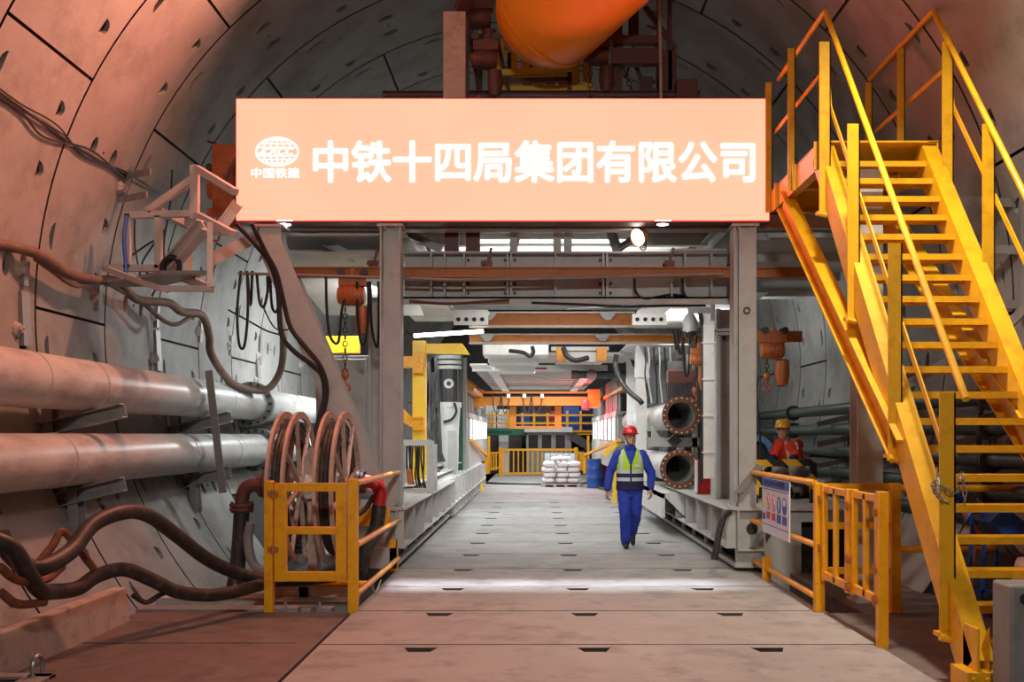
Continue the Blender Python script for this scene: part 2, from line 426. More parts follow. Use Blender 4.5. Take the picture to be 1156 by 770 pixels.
def put_text(body, x0, x1, z0, z1, y, name, mat, parent, off=0., per=True, shear=0, flipx=1):
    me = text_mesh(body, 1, 0); bold(me, off)
    xs = [v.co.x for v in me.vertices]; zs = [v.co.y for v in me.vertices]
    ax, bx, az, bz = min(xs), max(xs), min(zs), max(zs); o = WL[parent.name]
    for v in me.vertices:
        t = (v.co.y-az)/(bz-az)
        v.co = V((x0+(v.co.x-ax)/(bx-ax)*(x1-x0)+shear*t, y, z0+t*(z1-z0)))-o
    me.materials.clear(); me.materials.append(mat)
    ob = bpy.data.objects.new(name, me); C.objects.link(ob); ob.parent = parent; WL[ob.name] = V(o); return ob
def sx(px): return (px-VX)*SY/F
def sz(py): return H-(py-VY)*SY/F
put_text('中铁十四局集团有限公司', sx(354), sx(852), sz(206), sz(159), SY-.012, 'lettering', m_text, sg, off=.017)
em_p = put_text('中国铁建', sx(284), sx(338), sz(201), sz(190), SY-.012, 'emblem_lettering', m_text, sg)
mb = MB(); ecx, ecz, ea, eb = sx(313), sz(171.5), 23.5*SY/F, 15.8*SY/F
def pl(pts, w=.0075): mb.tube([(ecx+a*ea, SY-.012, ecz+b*eb) for a, b in pts], w/2, 6, 0)
cs = [i*2*PI/40 for i in range(41)]
pl([(math.cos(t), math.sin(t)) for t in cs], .014)
for q in (.33, .68): pl([(q*math.cos(t), math.sin(t)) for t in cs])
pl([(0, -1), (0, 1)])
for q in (-.82, -.56, -.3, .3, .56, .82): s_ = math.sqrt(1-q*q); pl([(-s_, q), (s_, q)])
mb.build('globe_emblem', m_text, sg)
mb = MB()
mb.prism([(-1.0, -.22), (-.55, .18), (.95, .26), (.98, -.12), (.3, -.2)], (ecx, SY-.014, ecz), (ea, 0, 0), (0, 0, eb), (0, -.004, 0)); mb.build('emblem_band', m_sign, sg)
put_text('CRCC', ecx-.72*ea, ecx+.72*ea, ecz-.24*eb, ecz+.26*eb, SY-.024, 'emblem_initials', m_text, sg, off=.006, shear=.03)
mb = MB(); mb.prism([(-1.02, -.3), (-.5, .2), (-.44, .2), (-.78, -.3)], (ecx, SY-.024, ecz), (ea, 0, 0), (0, 0, eb), (0, -.003, 0)); mb.build('emblem_stroke', m_text, sg)
for x in (-2.9, -1.75, 0.4, 2.5):
    mb = MB(); mb.bar((x, SY+.3, 4.3), (x, SY+.3, 5.75), .05); mb.bar((x, SY+.3, 4.6), (x, SY+1.0, 4.6), .05); mb.build('hanger', m_maroon, sg)

# ------------------------------------------------------------------ staircase on the right
st = thing('steel_staircase', 'tall yellow steel staircase rising away to a landing on the right', 'staircase', (3.4, 6.5, -.012))
def nz_(y): return .287+(y-6.524)*1.247           # height of the tread noses at depth y
def rz_(y): return 1.932+(y-6.75)*1.2275          # height of the handrail
nrm = V((0, -1.247, 1)).normalized()
for x in (2.80, 3.82):
    a = V((x, 6.43, .17))-nrm*.075; b = V((x, 9.92, nz_(9.92)))-nrm*.075
    MB().chan(a, b, .25, .15, .014, 1, up=nrm).build('stringer', m_stair, st)
for i in range(21):
    z = .287+i*.213; y = 6.524+(z-.287)/1.247
    if y > 9.87: break
    mb = MB(); mb.bx(2.95, 3.82, y, y+.2, z-.03, z); mb.bx(2.95, 3.82, y-.004, y+.012, z-.05, z+.003); mb.bx(2.95, 3.82, y+.18, y+.195, z-.05, z)
    for q in range(8): mb.bx(2.97, 3.80, y+.03+q*.02, y+.036+q*.02, z, z+.004)
    mb.build('tread', m_stair, st)
for x in (2.82, 3.87):
    mb = MB(); mb.ibeam((x, 7.66, 1.52), (x, 11.3, 4.31), .23, .14, .016); mb.build('brace', m_stair, st)
mb = MB()
for x, s_ in ((2.80, 1), (3.97, -1)): mb.chan((x, 9.82, 4.42), (x, 11.93, 4.42), .25, .1, .014, s_)
mb.chan((2.80, 11.93, 4.42), (3.97, 11.93, 4.42), .25, .1, .014, 1); mb.chan((2.80, 10.9, 4.42), (3.97, 10.9, 4.42), .2, .1, .014, 1)
mb.bx(2.80, 3.97, 9.82, 11.93, 4.535, 4.553)
for y in (9.87, 10.7, 11.5): mb.bx(2.76, 2.80, y, y+.02, 4.28, 4.56)
mb.build('landing', m_stair, st)
mb = MB(); mb.ibeam((3.31, 9.98, -.012), (3.31, 9.98, 4.3), .25, .25, .016, up=(0, 1, 0)); mb.bx(3.16, 3.46, 9.83, 10.13, -.012, .01); mb.build('support_column', m_grey, st)
for x, rx in ((2.82, 2.90), (4.01, 3.985)):
    for y, f in ((9.64, .36), (8.77, .4), (7.755, .32), (6.77, .28)):
        mb = MB(); zt = rz_(y)-.02; zb = nz_(y)-f
        mb.bx(x-.075, x+.035, y, y+.012, zb, zt); mb.bx(x+.023, x+.035, y, y+.07, zb, zt)
        po = mb.build('post', m_stair, st)
        mb = MB(); mb.bx(x-.10, x+.03, y-.03, y+.05, zb-.03, zb); mb.cyl((x-.09, y-.04, zb-.03), (x-.01, y-.04, zb-.05), .025, n=8); mb.build('post_clip', m_stair, po)
    for y in (10.81, 11.86):
        mb = MB(); mb.bx(x-.085, x+.0, y, y+.012, 4.30, 5.85); mb.bx(x-.012, x, y, y+.07, 4.3, 5.85); mb.build('post', m_stair, st)
    pk = 9.98
    MB().tube([(rx, 6.71, 1.89), (rx, 6.75, 1.932), (rx, pk-.04, rz_(pk)-.05), (rx, pk, rz_(pk)), (rx, pk+.06, rz_(pk)+.005), (rx, 11.9, 5.9)], .026, 10, 0).build('handrail', m_stair, st)
    mb = MB(); mb.bar((x+.04, 6.77, rz_(6.77)-.68), (x+.04, 9.68, rz_(9.68)-.68), .012, .05); mb.bar((x+.04, 9.66, rz_(9.66)-.68), (x+.04, 9.75, 5.27), .012, .05)
    mb.bar((x+.04, 9.7, 5.27), (x+.04, 11.9, 5.27), .012, .05); mb.build('mid_rail', m_stair, st)
mb = MB(); mb.bx(2.73, 3.08, 6.30, 6.56, -.012, .145); mb.bx(2.80, 2.82, 6.32, 6.53, .145, .42); mb.prism([(0, 0), (.19, 0), (0, .28)], (2.88, 6.34, .145), (0, 1, 0), (0, 0, 1), (.012, 0, 0))
for i in range(4): mb.cyl((2.77+i*.085, 6.28, .1), (2.77+i*.085, 6.30, .1), .017, n=8)
mb.build('foot_plate', m_stair, st, bevel=.004)
mb = MB(); mb.bx(3.75, 4.05, 6.30, 6.56, -.012, .145); mb.build('foot_plate', m_stair, st, bevel=.004)
# chain round the lowest post
def links(pts, r=.016, t=.0042, out=None):
    pts = smooth_path(pts, 10); acc = 0; k = 0; last = pts[0]
    for a, b in zip(pts, pts[1:]):
        acc += (b-a).length
        if acc > .05:
            d = (b-last).normalized(); mid = (b+last)/2; x, y, _ = frame(d); w = x if k % 2 else y
            out.tube([mid+d*(.034*math.cos(q*PI/4))+w*(r*math.sin(q*PI/4)) for q in range(9)], t, 5, 0, cap=False)
            last = b; acc = 0; k += 1
mb = MB(); cx, cy = 2.80, 6.77
links([(cx+.085*math.cos(t), cy+.03+.075*math.sin(t), 1.33+.035*math.sin(t*2.2)-.009*t) for t in [i*.45 for i in range(26)]], out=mb)
links([(cx-.085, cy-.03, 1.42), (cx-.09, cy-.05, 1.28), (cx-.05, cy-.06, 1.2)], out=mb); links([(cx+.08, cy-.03, 1.40), (cx+.095, cy-.05, 1.26), (cx+.09, cy-.05, 1.15)], out=mb)
tag(mb.build('chain', m_steel), 'bright steel chain looped round the lowest staircase post', 'chain')

# ------------------------------------------------------------------ yellow fences and gates
RZ = (1.2, .62, .16)
fl = thing('guard_fence', 'yellow guard fence with tube rails left of the roadway', 'fence', (-1.7, 9.3, 0))
for p in ((-1.71, 9.32),):
    mb = MB(); mb.bx(p[0]-.045, p[0]+.045, p[1]-.04, p[1]+.04, -.05, 1.24); mb.bx(p[0]-.07, p[0]+.07, p[1]-.06, p[1]+.06, -.055, -.04); mb.build('post', m_yel, fl, bevel=.004)
for z in RZ:
    mb = MB(); mb.cyl((-1.68, 9.34, z), (-1.66, 12.0, z), .03, n=12); mb.ball((-1.66, 12.0, z), .03, n=10, k=6); mb.build('rail', m_yel, fl)
mb = MB(); mb.bx(-1.75, -1.66, 11.9, 12.0, .02, .4); mb.build('post', m_yel, fl)
MB().cyl((-1.75, 10.35, .1), (-2.6, 10.35, .1), .035, n=10).build('rail', m_yel, fl); MB().bx(-2.2, -1.72, 11.7, 11.75, .58, .8).build('cross_plate', m_yel, fl)
gl = thing('access_gate', 'closed yellow gate leaf in front of the hose reels', 'gate', (-2.1, 9.3, 0))
mb = MB(); mb.bx(-2.535, -2.455, 9.28, 9.36, -.05, 1.22); mb.build('post', m_yel, gl, bevel=.004)
mb = MB()
for a, b in ((-2.44, -2.33), (-1.87, -1.77)): mb.bx(a, b, 9.29, 9.35, .28, 1.2)
for a, b in ((1.12, 1.2), (.72, .79), (.28, .37)): mb.bx(-2.34, -1.86, 9.30, 9.345, a, b)
mb.build('leaf', m_yel, gl, bevel=.004)
for z in (1.1, .58):
    mb = MB(); mb.cyl((-2.45, 9.27, z-.04), (-2.45, 9.27, z+.04), .018, n=8); mb.bx(-2.5, -2.4, 9.265, 9.28, z-.025, z+.025); mb.build('hinge', m_brown, gl)

fr = thing('guard_fence', 'yellow guard fence with tube rails right of the roadway', 'fence', (2.63, 9.3, 0))
for z in RZ[:2]:
    mb = MB(); mb.cyl((2.62, 9.34, z), (2.60, 12.0, z), .03, n=12); mb.ball((2.6, 12.0, z), .03, n=10, k=6); mb.build('rail', m_yel, fr)
mb = MB(); mb.cyl((2.62, 9.34, .14), (2.62, 12.0, .14), .03, n=12); mb.build('rail', m_yel, fr)
mb = MB(); mb.bx(2.57, 2.66, 11.25, 11.32, -.1, .27); mb.build('post', m_yel, fr)
for x, y in ((2.65, 9.32), (3.36, 9.32)):
    mb = MB(); mb.bx(x-.045, x+.045, y-.04, y+.04, -.012, 1.2); mb.bx(x-.07, x+.07, y-.06, y+.06, -.012, .0); mb.build('post', m_yel, fr, bevel=.004)
mb = MB()
for z in (1.165, .80, .38): mb.bx(2.69, 3.32, 9.30, 9.345, z-.03, z+.03)
mb.build('cross_rail', m_yel, fr)
for z in (1.15, .58): MB().cyl((3.4, 9.32, z), (4.9, 9.32, z), .032, n=12).build('rail', m_yel, fr)
gr = thing('access_gate', 'yellow folding gate leaf swung open towards the viewer on the right', 'gate', (2.68, 8.5, 0))
def leaf(y0, y1, xo):
    mb = MB()
    mb.bx(xo-.025, xo+.025, y0, y0+.07, .30, 1.19); mb.bx(xo-.025, xo+.025, y1-.07, y1, .30, 1.19); ym = (y0+y1)/2
    mb.bx(xo-.02, xo+.02, ym-.03, ym+.03, .33, 1.17); mb.bx(xo-.02, xo+.02, y0, y1, 1.12, 1.18); mb.bx(xo-.02, xo+.02, y0, y1, .32, .39)
    mb.build('leaf', m_yel, gr, bevel=.004)
leaf(8.47, 9.25, 2.67); leaf(7.78, 8.45, 2.69)
mb = MB(); mb.bx(2.65, 2.73, 7.70, 7.77, -.012, 1.21); mb.build('end_post', m_yel, gr, bevel=.004)
for y in (8.46, 7.775, 9.27):
    for z in (.36, 1.05, .6):
        if y > 9 and z == .36: continue
        mb = MB(); mb.cyl((2.64, y, z-.035), (2.64, y, z+.035), .017, n=8); mb.bx(2.635, 2.66, y-.045, y+.045, z-.02, z+.02); mb.build('hinge', m_brown, gr)
# safety board hung on the rails
sb = thing('safety_board', 'white safety notice board with blue header on the right fence', 'sign', (2.55, 10.66, .55))
BX, BY0, BY1, BZ0, BZ1 = 2.56, 10.08, 11.28, .56, 1.17
def bpt(u, v): return (BX, BY1-(BY1-BY0)*u, BZ0+(BZ1-BZ0)*v)
mb = MB(); mb.bx(BX+.004, BX+.016, BY0, BY1, BZ0, BZ1); mb.build('board', m_paper, sb)
def decal(name, mat, polys, dx=.0):
    mb = MB()
    for poly in polys: mb.prism([(u*(BY1-BY0), v*(BZ1-BZ0)) for u, v in poly], (BX+.004-dx, BY1, BZ0), (0, -1, 0), (0, 0, 1), (-.002, 0, 0))
    return mb.build(name, mat, sb)
def rc(u0, u1, v0, v1): return [(u0, v0), (u1, v0), (u1, v1), (u0, v1)]
def oc(cu, cv, r, n=20): return [(cu+r*.51*math.cos(2*PI*i/n), cv+r*math.sin(2*PI*i/n)) for i in range(n)]
decal('header', m_sblue, [rc(0, 1, .84, 1)])
decal('rule', m_sblue, [rc(0, 1, .80, .815), rc(0, 1, .155, .17), rc(.03, .13, .24, .36), rc(.57, .72, .25, .40), rc(.77, .92, .25, .40)])
decal('mandatory_symbol', m_sblue, [oc(.645, .57, .15), oc(.845, .57, .15)])
decal('mandatory_figure', m_paper, [rc(.63, .66, .50, .68), oc(.645, .48, .02), [(.80, .60), (.89, .60), (.885, .66), (.845, .69), (.805, .66)], rc(.795, .895, .58, .595)], .003)
decal('prohibition_symbol', m_sred, [oc(.25, .58, .15), oc(.45, .58, .15), rc(.18, .32, .27, .40), rc(.38, .52, .27, .40)])
decal('prohibition_ground', m_paper, [oc(.25, .58, .125), oc(.45, .58, .125)], .002)
decal('prohibition_bar', m_sred, [[(.20, .66), (.21, .69), (.30, .50), (.29, .47)], [(.40, .66), (.41, .69), (.50, .50), (.49, .47)], rc(.24, .26, .52, .64), rc(.44, .46, .52, .64)], .004)
decal('warning_triangle', m_syel, [[(.02, .45), (.13, .45), (.075, .70)]])
def board_text(body, u0, u1, v0, v1, mat, name):
    me = text_mesh(body, 1, 0); bold(me, .01); xs = [v.co.x for v in me.vertices]; ys = [v.co.y for v in me.vertices]; o = WL[sb.name]
    for v in me.vertices:
        u = u0+(v.co.x-min(xs))/(max(xs)-min(xs))*(u1-u0); w = v0+(v.co.y-min(ys))/(max(ys)-min(ys))*(v1-v0)
        v.co = V(bpt(u, w))+V((-.006, 0, 0))-o
    me.materials.clear(); me.materials.append(mat); ob = bpy.data.objects.new(name, me); C.objects.link(ob); ob.parent = sb; WL[ob.name] = V(o)
board_text('卫生一体 防护告知', .1, .84, .875, .965, m_paper, 'header_lettering')
# ------------------------------------------------------------------ front gantry car
ga = thing('backup_gantry', 'grey steel gantry spanning the roadway on columns under the orange sign', 'gantry', (.4, 12, 0))
def deck(x_in, x_out, y0, y1, nm, s):
    mb = MB(); mb.bx(min(x_in, x_out), max(x_in, x_out), y0, y1, .72, .76)
    mb.bx(x_in-.01, x_in+.01, y0, y1, .28, .74); mb.bx(min(x_in, x_in-s*.16), max(x_in, x_in-s*.16), y0, y1, .28, .30); mb.bx(min(x_in, x_in-s*.16), max(x_in, x_in-s*.16), y0, y1, .735, .755)
    mb.build(nm, m_grey, ga, bevel=.004)
    mb = MB(); y = y0
    while y < y1:
        mb.bx(min(x_in, x_in-s*.15), max(x_in, x_in-s*.15), y, y+.02, .30, .73); mb.bx(x_in-s*.02-.02, x_in-s*.02+.02, y, y+.05, .06, .28); y += 1.1
    mb.bx(x_in-.03-s*.02, x_in+.03-s*.02, y0, y1, .05, .10); mb.build('kerb_rail', m_grey, ga)
deck(-1.74, -3.2, 12.0, 19.6, 'deck', -1)
deck(2.45, 4.0, 12.0, 22.0, 'deck', 1)
# end faces of the decks
mb = MB(); mb.bx(-3.2, -1.66, 11.98, 12.02, .28, .76); mb.bx(-3.2, -1.66, 11.9, 12.02, .74, .765); mb.bx(-2.2, -1.66, 11.9, 11.98, .05, .30)
for x in (-1.68, -2.2, -2.7): mb.bx(x, x+.02, 11.9, 12.0, .28, .74)
mb.build('deck_end', m_grey, ga, bevel=.004)
mb = MB(); mb.bx(2.41, 2.75, 11.98, 12.02, .05, .76); mb.bx(2.4, 4.0, 11.9, 12.02, .74, .765); mb.bx(2.74, 3.2, 12.0, 12.04, -.4, .60); mb.bx(2.74, 4.3, 12.0, 12.03, .60, .76)
for x in (2.41, 2.72): mb.bx(x, x+.02, 11.88, 12.0, .28, .74)
mb.bx(2.41, 2.75, 11.88, 12.0, .26, .28)
mb.build('deck_end', m_grey, ga, bevel=.004)
mb = MB(); mb.bx(3.2, 4.3, 12.3, 12.34, .05, .62); mb.build('opening_shade', m_joint, ga)  # dark sheet painted in for the shade inside the deck end
mb = MB(); mb.cyl((2.6, 11.97, .52), (2.6, 11.99, .52), .07, n=16); mb.build('rail_socket', m_rubber, ga)
MB().prism([(0, 0), (.12, 0), (.42, .42), (.3, .42)], (2.36, 11.9, .95), (.9, 0, 0), (0, 0, .8), (0, .02, 0)).build('gusset', m_greyd, ga); MB().prism([(0, 0), (.1, 0), (.4, .34), (.3, .34)], (2.55, 11.9, .3), (.8, 0, 0), (0, 0, 1), (0, .02, 0)).build('gusset', m_greyd, ga)
# columns
def column(x, w, nm='column', y=12.1, zt=4.16):
    mb = MB(); mb.bx(x-w/2+.03, x+w/2-.03, y-.03, y-.01, .76, zt)
    mb.bx(x-w/2, x-w/2+.02, y-.12, y+.16, .76, zt); mb.bx(x+w/2-.02, x+w/2, y-.12, y+.16, .76, zt)
    mb.bx(x-w/2-.03, x+w/2+.03, y-.15, y+.18, .745, .785); mb.bx(x-w/2-.03, x+w/2+.03, y-.15, y+.18, zt, zt+.03)
    for sx_ in (-1, 1):
        for z in (zt-.03, .80): mb.cyl((x+sx_*w*.28, y-.08, z), (x+sx_*w*.28, y-.08, z+.035), .02, n=6)
    return mb.build(nm, m_grey, ga, bevel=.003)
column(-1.755, .25); column(2.52, .27)
mb = MB(); mb.bx(2.385+.06, 2.655-.02, 12.0, 12.04, .78, 4.15); mb.build('column_face', m_grey, ga)
mb = MB(); mb.ring((2.54, 11.985, 3.15), (0, 1, 0), .035, .008, 20, 6); mb.build('lug', m_dark, ga)
mb = MB(); a, b = V((-3.22, 12.2, 3.97)), V((-1.95, 12.15, .98)); dd = (b-a).normalized()
mb.ibeam((-3.22, 12.2, 4.17), (-3.22, 12.2, 3.9), .26, .26, .018, up=(0, 1, 0)); mb.bx(-3.40, -3.05, 12.03, 12.36, 4.17, 4.2)
mb.ibeam(a, b, .26, .28, .018, up=(0, 1, 0)); mb.bar(a+V((-.09, -.1, 0)), b+V((-.09, -.1, 0)), .16, .02, up=(0, 1, 0)); mb.build('raking_brace', m_grey, ga)
# inner columns
mb = MB(); mb.bx(2.55, 3.0, 13.9, 14.2, .76, 3.4); mb.bx(2.50, 2.56, 13.8, 14.25, .76, 3.4); mb.bx(2.98, 3.04, 13.8, 14.25, .76, 3.4)
mb.bx(2.50, 3.04, 13.75, 14.3, 3.08, 3.12); mb.bx(2.50, 3.04, 13.75, 14.3, 3.03, 3.07); ic = mb.build('column', m_grey, ga, bevel=.003)
for i in range(4): MB().cyl((2.62+i*.12, 13.85, 2.97), (2.62+i*.12, 13.85, 3.03), .025, n=6).build('bolt', m_dark, ic)
mb = MB(); mb.bx(-2.22, -1.95, 13.4, 13.7, .76, 3.5); mb.bx(-2.24, -2.2, 13.3, 13.75, .76, 3.5); mb.build('column', m_grey, ga)
# front cross girder with stiffeners and splice bolts
GY = 12.6
mb = MB(); x0, x1 = -1.68, 2.6
mb.bx(x0, x1, GY+.12, GY+.14, 3.38, 3.96); mb.bx(x0, x1, GY-.05, GY+.3, 3.94, 3.965); mb.bx(x0, x1, GY-.1, GY+.35, 3.36, 3.385); mb.bx(x0, x1, GY-.1, GY-.085, 3.29, 3.385)
for px in (487, 502, 524, 573, 577, 627, 681, 685, 758, 773, 803): x = (px-VX)*GY/F; mb.bx(x-.012, x+.012, GY-.04, GY+.12, 3.38, 3.95)
mb.mi = 1
for px in (528, 570, 581, 678, 690):
    for z in (3.46, 3.58, 3.76, 3.88): x = (px-VX)*GY/F; mb.cyl((x, GY+.09, z), (x, GY+.12, z), .02, n=6)
mb.build('cross_girder', [m_grey, m_dark], ga)
for px in (510, 534): x = (px-VX)*12.75/F; MB().bx(x-.09, x+.09, 12.7, 12.8, 3.96, 4.75).build('upright', m_maroon, ga)
for px in (580, 629, 641): x = (px-VX)*12.75/F; MB().bx(x-.05, x+.05, 12.7, 12.8, 3.96, 4.75).build('upright', m_grey, ga)
for a, b in (((428, 250), (497, 286)), ((700, 285), (752, 250)), ((470, 252), (455, 288)), ((322, 253), (400, 296)), ((592, 252), (583, 285)), ((700, 285), (690, 255)), ((440, 252), (447, 290))):
    p, q = P(*a, 13.2), P(*b, 12.9); q = V((q.x, 12.9, q.z)); MB().angle(p, q, .1, .012).build('bracing', m_grey, ga)
# roof: side soffits, longitudinal beams, sheeting
mb = MB(); mb.ibeam((-1.75, 12.4, 4.32), (-1.75, 20, 4.32), .25, .2, .02); mb.ibeam((2.5, 12.4, 4.32), (2.5, 20, 4.32), .25, .2, .02); mb.ibeam((-3.3, 12.5, 4.32), (4.6, 12.5, 4.32), .22, .2, .02)
for y in (14.5, 17, 19.8): mb.ibeam((-1.7, y, 4.5), (2.5, y, 4.5), .2, .15, .015)
mb.build('roof_beam', m_grey, ga)
for xa, xb, za, zb in ((-3.3, -1.8, 4.15, 3.9), (1.7, 2.4, 3.96, 4.1), (2.6, 4.4, 4.1, 3.9)):
    mb = MB(); mb.prism([(12.5, za), (12.5, za+.03), (16.5, zb+.03), (16.5, zb)], (xa, 0, 0), (0, 1, 0), (0, 0, 1), (xb-xa, 0, 0))
    for y in (13.2, 14.4, 15.6): mb.bx(xa, xb, y, y+.06, za-.12-(za-zb)*(y-12.5)/4, za+.0-(za-zb)*(y-12.5)/4)
    mb.build('soffit', m_grey, ga)
mb = MB(); mb.prism([(12.6, 3.94), (12.6, 3.97), (15.6, 3.55), (15.6, 3.52)], (-3.3, 0, 0), (0, 1, 0), (0, 0, 1), (1.55, 0, 0)); mb.build('side_panel', m_grey, ga)
mb = MB(); n = 60                                  # trapezoid roof sheets
for i in range(n):
    y = 13+7.6*i/n; z = 4.72+(0 if i % 3 else .05); mb.bx(-1.75, 2.5, y, y+7.6/n+.004, z, z+.02)
mb.build('roof_sheet', m_white, ga)
# second row: soffit behind the girder, plates with holes
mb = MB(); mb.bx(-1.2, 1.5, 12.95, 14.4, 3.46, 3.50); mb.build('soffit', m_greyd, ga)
for xs in (-1, 1):                                # bolted end plates each side of the soffit
    q0 = P(505 if xs < 0 else 724, 345, 14.5); w_ = .38
    mb = MB(); mb.prism([(0, 0), (.52, 0), (.62, -.14), (.10, -.14)] if xs < 0 else [(0, 0), (.45, 0), (.32, -.14), (-.08, -.14)], (q0.x, 14.5, 3.53), (1, 0, 0), (0, .5, 1), (0, 0, .03)); bb = mb.build('bolted_bracket', m_white, ga)
    x_ = q0.x+(.10 if xs < 0 else -.14)
    MB().bx(x_, x_+.5, 14.40, 14.43, 3.24, 3.40).build('end_plate', m_white, bb)
    for i in range(4): MB().cyl((x_+.07+i*.115, 14.385, 3.32), (x_+.07+i*.115, 14.40, 3.32), .03, n=12).build('bolt_hole', m_joint, bb)
mb = MB()                                         # ribbed sheet left, lit sheets right
for i in range(12): mb.bx(-2.2, -1.25, 14.6+i*.3, 14.6+i*.3+.27, 3.72, 3.74)
mb.build('ribbed_sheet', m_grey, ga)
mb = MB()
for i in range(5): mb.bx(1.75, 3.4, 14.6+i*.95, 14.6+i*.95+.92, 3.72, 3.74)
mb.build('side_sheet', m_white, ga)
# orange monorail across the front
mo = thing('monorail_beam', 'long orange-brown monorail beam crossing under the front girder', 'beam', (0, 12.25, 3.58))
mb = MB(); mb.ibeam((-3.3, 12.3, 3.655), (3.6, 12.3, 3.655), .13, .1, .016); mb.build('beam', m_brown, mo)
mb = MB(); mb.cyl((-3.65, 12.2, 3.63), (-1.0, 12.2, 3.55), .018, n=8); mb.cyl((-1.0, 12.2, 3.55), (2.3, 12.2, 3.62), .018, n=8); mb.build('conduit', m_steel, mo)
mb = MB()
for x in (-2.0, -.6, 1.65, 2.45): mb.bx(x-.06, x+.06, 12.26, 12.34, 3.72, 3.8); mb.bar((x, 12.3, 3.78), (x+.05, 12.3, 3.96), .03); mb.cyl((x-.05, 12.22, 3.76), (x-.05, 12.38, 3.76), .03, n=10)
mb.build('hanger_clamp', m_maroon, mo)
# two crane girders inside the car
for (y, zc, h, w, lab, mt) in ((15.4, 3.42, .22, .2, 'rusty orange crane girder, first behind the front cross girder', m_brown), (16.6, 3.24, .15, .2, 'orange crane girder with pale flange edges, second behind the front', m_orange)):
    t = thing('crane_girder', lab, 'beam', (.8, y, zc-h/2), 'crane girders across the gantry'); x0 = (530-VX)*y/F; x1 = ((716 if y < 16 else 800)-VX)*y/F
    mb = MB(); mb.ibeam((x0, y, zc), (x1, y, zc), h, w, .018); mb.build('girder', mt, t)
    mb = MB(); mb.bx(x0, x1, y-w/2-.02, y-w/2-.005, zc-h/2-.01, zc-h/2+.02); mb.bx(x0, x1, y-w/2-.02, y-w/2-.005, zc+h/2-.01, zc+h/2+.012); mb.build('flange_edge', m_galv, t)
    for x in (x0+.3, 1.1): MB().prism([(-.14, 0), (.14, 0), (.04, -.12), (-.04, -.12)], (x, y-w/2-.03, zc+h/2), (1, 0, 0), (0, 0, 1), (0, .02, 0)).build('gusset', m_greyd, t)
# long white pole under the left end of the second girder
tag(MB().cyl(P(468, 379, 15.6), P(545, 374, 15.2), .03, n=10).build('fluorescent_tube', m_lamp), 'long glowing white tube lamp at the left end of the crane girders', 'lamp')

# ------------------------------------------------------------------ hoists
def hoist(name, label, c, s=1.0, chain=.9, group=None, mat=m_hoist):
    c = V(c); t = thing(name, label, 'hoist', c, group)
    mb = MB(); mb.lathe([(0, -.17), (.10, -.165), (.13, -.1), (.13, .1), (.10, .16), (0, .17)], c+V((0, 0, -.02))*s, (1, 0, 0), 20)
    for v in mb.bm.verts: v.co = c+(v.co-c)*s
    for i in range(5): mb.ring(c+V((-.08+i*.04, 0, -.02))*s, (1, 0, 0), .132*s, .006*s, 20, 5)
    mb.build('motor', mat, t)
    mb = MB(); mb.box(c+V((.02, 0, .16))*s, V((.34, .16, .14))*s); mb.box(c+V((.02, 0, .26))*s, V((.06, .1, .1))*s); mb.build('trolley', mat, t, bevel=.006)
    for x in (-.12, .16):
        for y in (-.09, .09): MB().cyl(c+V((x, y-.015, .26))*s, c+V((x, y+.015, .26))*s, .05*s, n=14).build('wheel', m_dark, t)
    mb = MB(); mb.lathe([(.0, -.36), (.07, -.34), (.1, -.2), (.09, -.02), (.05, 0), (0, 0)], c+V((.14, 0, -.15))*s, (0, 0, 1), 16)
    for v in mb.bm.verts: pass
    mb.build('chain_bag', mat, t)
    mb = MB(); links([c+V((-.08, 0, -.15))*s, c+V((-.08, 0, -.15-chain*.5))*s, c+V((-.08, 0, -.15-chain))*s], .03*s, .008*s, out=mb)
    if len(mb.bm.verts): mb.build('chain', m_dark, t)
    h = c+V((-.08, 0, -.15-chain))*s
    mb = MB(); mb.ball(h, .05*s, (1, .7, 1.2), 10, 8); mb.tube([h+V(q)*s for q in ((0, 0, -.05), (0, 0, -.1), (.055, 0, -.15), (.03, 0, -.21), (-.04, 0, -.2), (-.06, 0, -.15))], .014*s, 8); mb.build('hook', m_hoist, t)
    return t
hoist('chain_hoist', 'orange electric chain hoist hanging left of the left column', P(397, 330, 12.3)+V((0, 0, -.02)), 1.0, .85)
hoist('chain_hoist', 'rusty orange chain hoist hanging right of the right column', P(872, 394, 13.0), .9, .25)
hoist('chain_hoist', 'small orange hoist hanging beside the inner right column', P(788, 405, 14.5), .7, .5)
tag(MB().bar(P(850, 380, 13.0), P(905, 380, 13.0), .08, .14).build('monorail_stub', m_brown), 'short rusty monorail stub behind the right column', 'beam')
# festoon cables from the monorail
fe = 0
def festoon(pxs, lab, dy=0):
    cable('festoon_cable', lab, 'cable', pxs, .018, m_cable, 6, 'festoon cables')
festoon([(272, 306, 12.2), (268, 350, 12.2), (270, 388, 12.2), (276, 390, 12.2), (280, 350, 12.2), (279, 306, 12.2)], 'black festoon cable hanging leftmost from the monorail')
festoon([(279, 306, 12.25), (283, 345, 12.25), (285, 306, 12.25)], 'short black festoon loop at the left end of the monorail')
festoon([(290, 310, 12.2), (293, 340, 12.2), (298, 346, 12.2), (302, 330, 12.2), (302, 312, 12.2)], 'narrow festoon loop beside the raking brace, left side')
festoon([(305, 312, 12.2), (307, 345, 12.2), (312, 352, 12.2), (316, 335, 12.2), (315, 312, 12.2)], 'festoon loop just left of the raking brace')
festoon([(368, 312, 12.2), (369, 350, 12.2), (373, 380, 12.2), (382, 386, 12.2), (386, 350, 12.2), (392, 330, 12.2)], 'long festoon loop between raking brace and orange hoist')
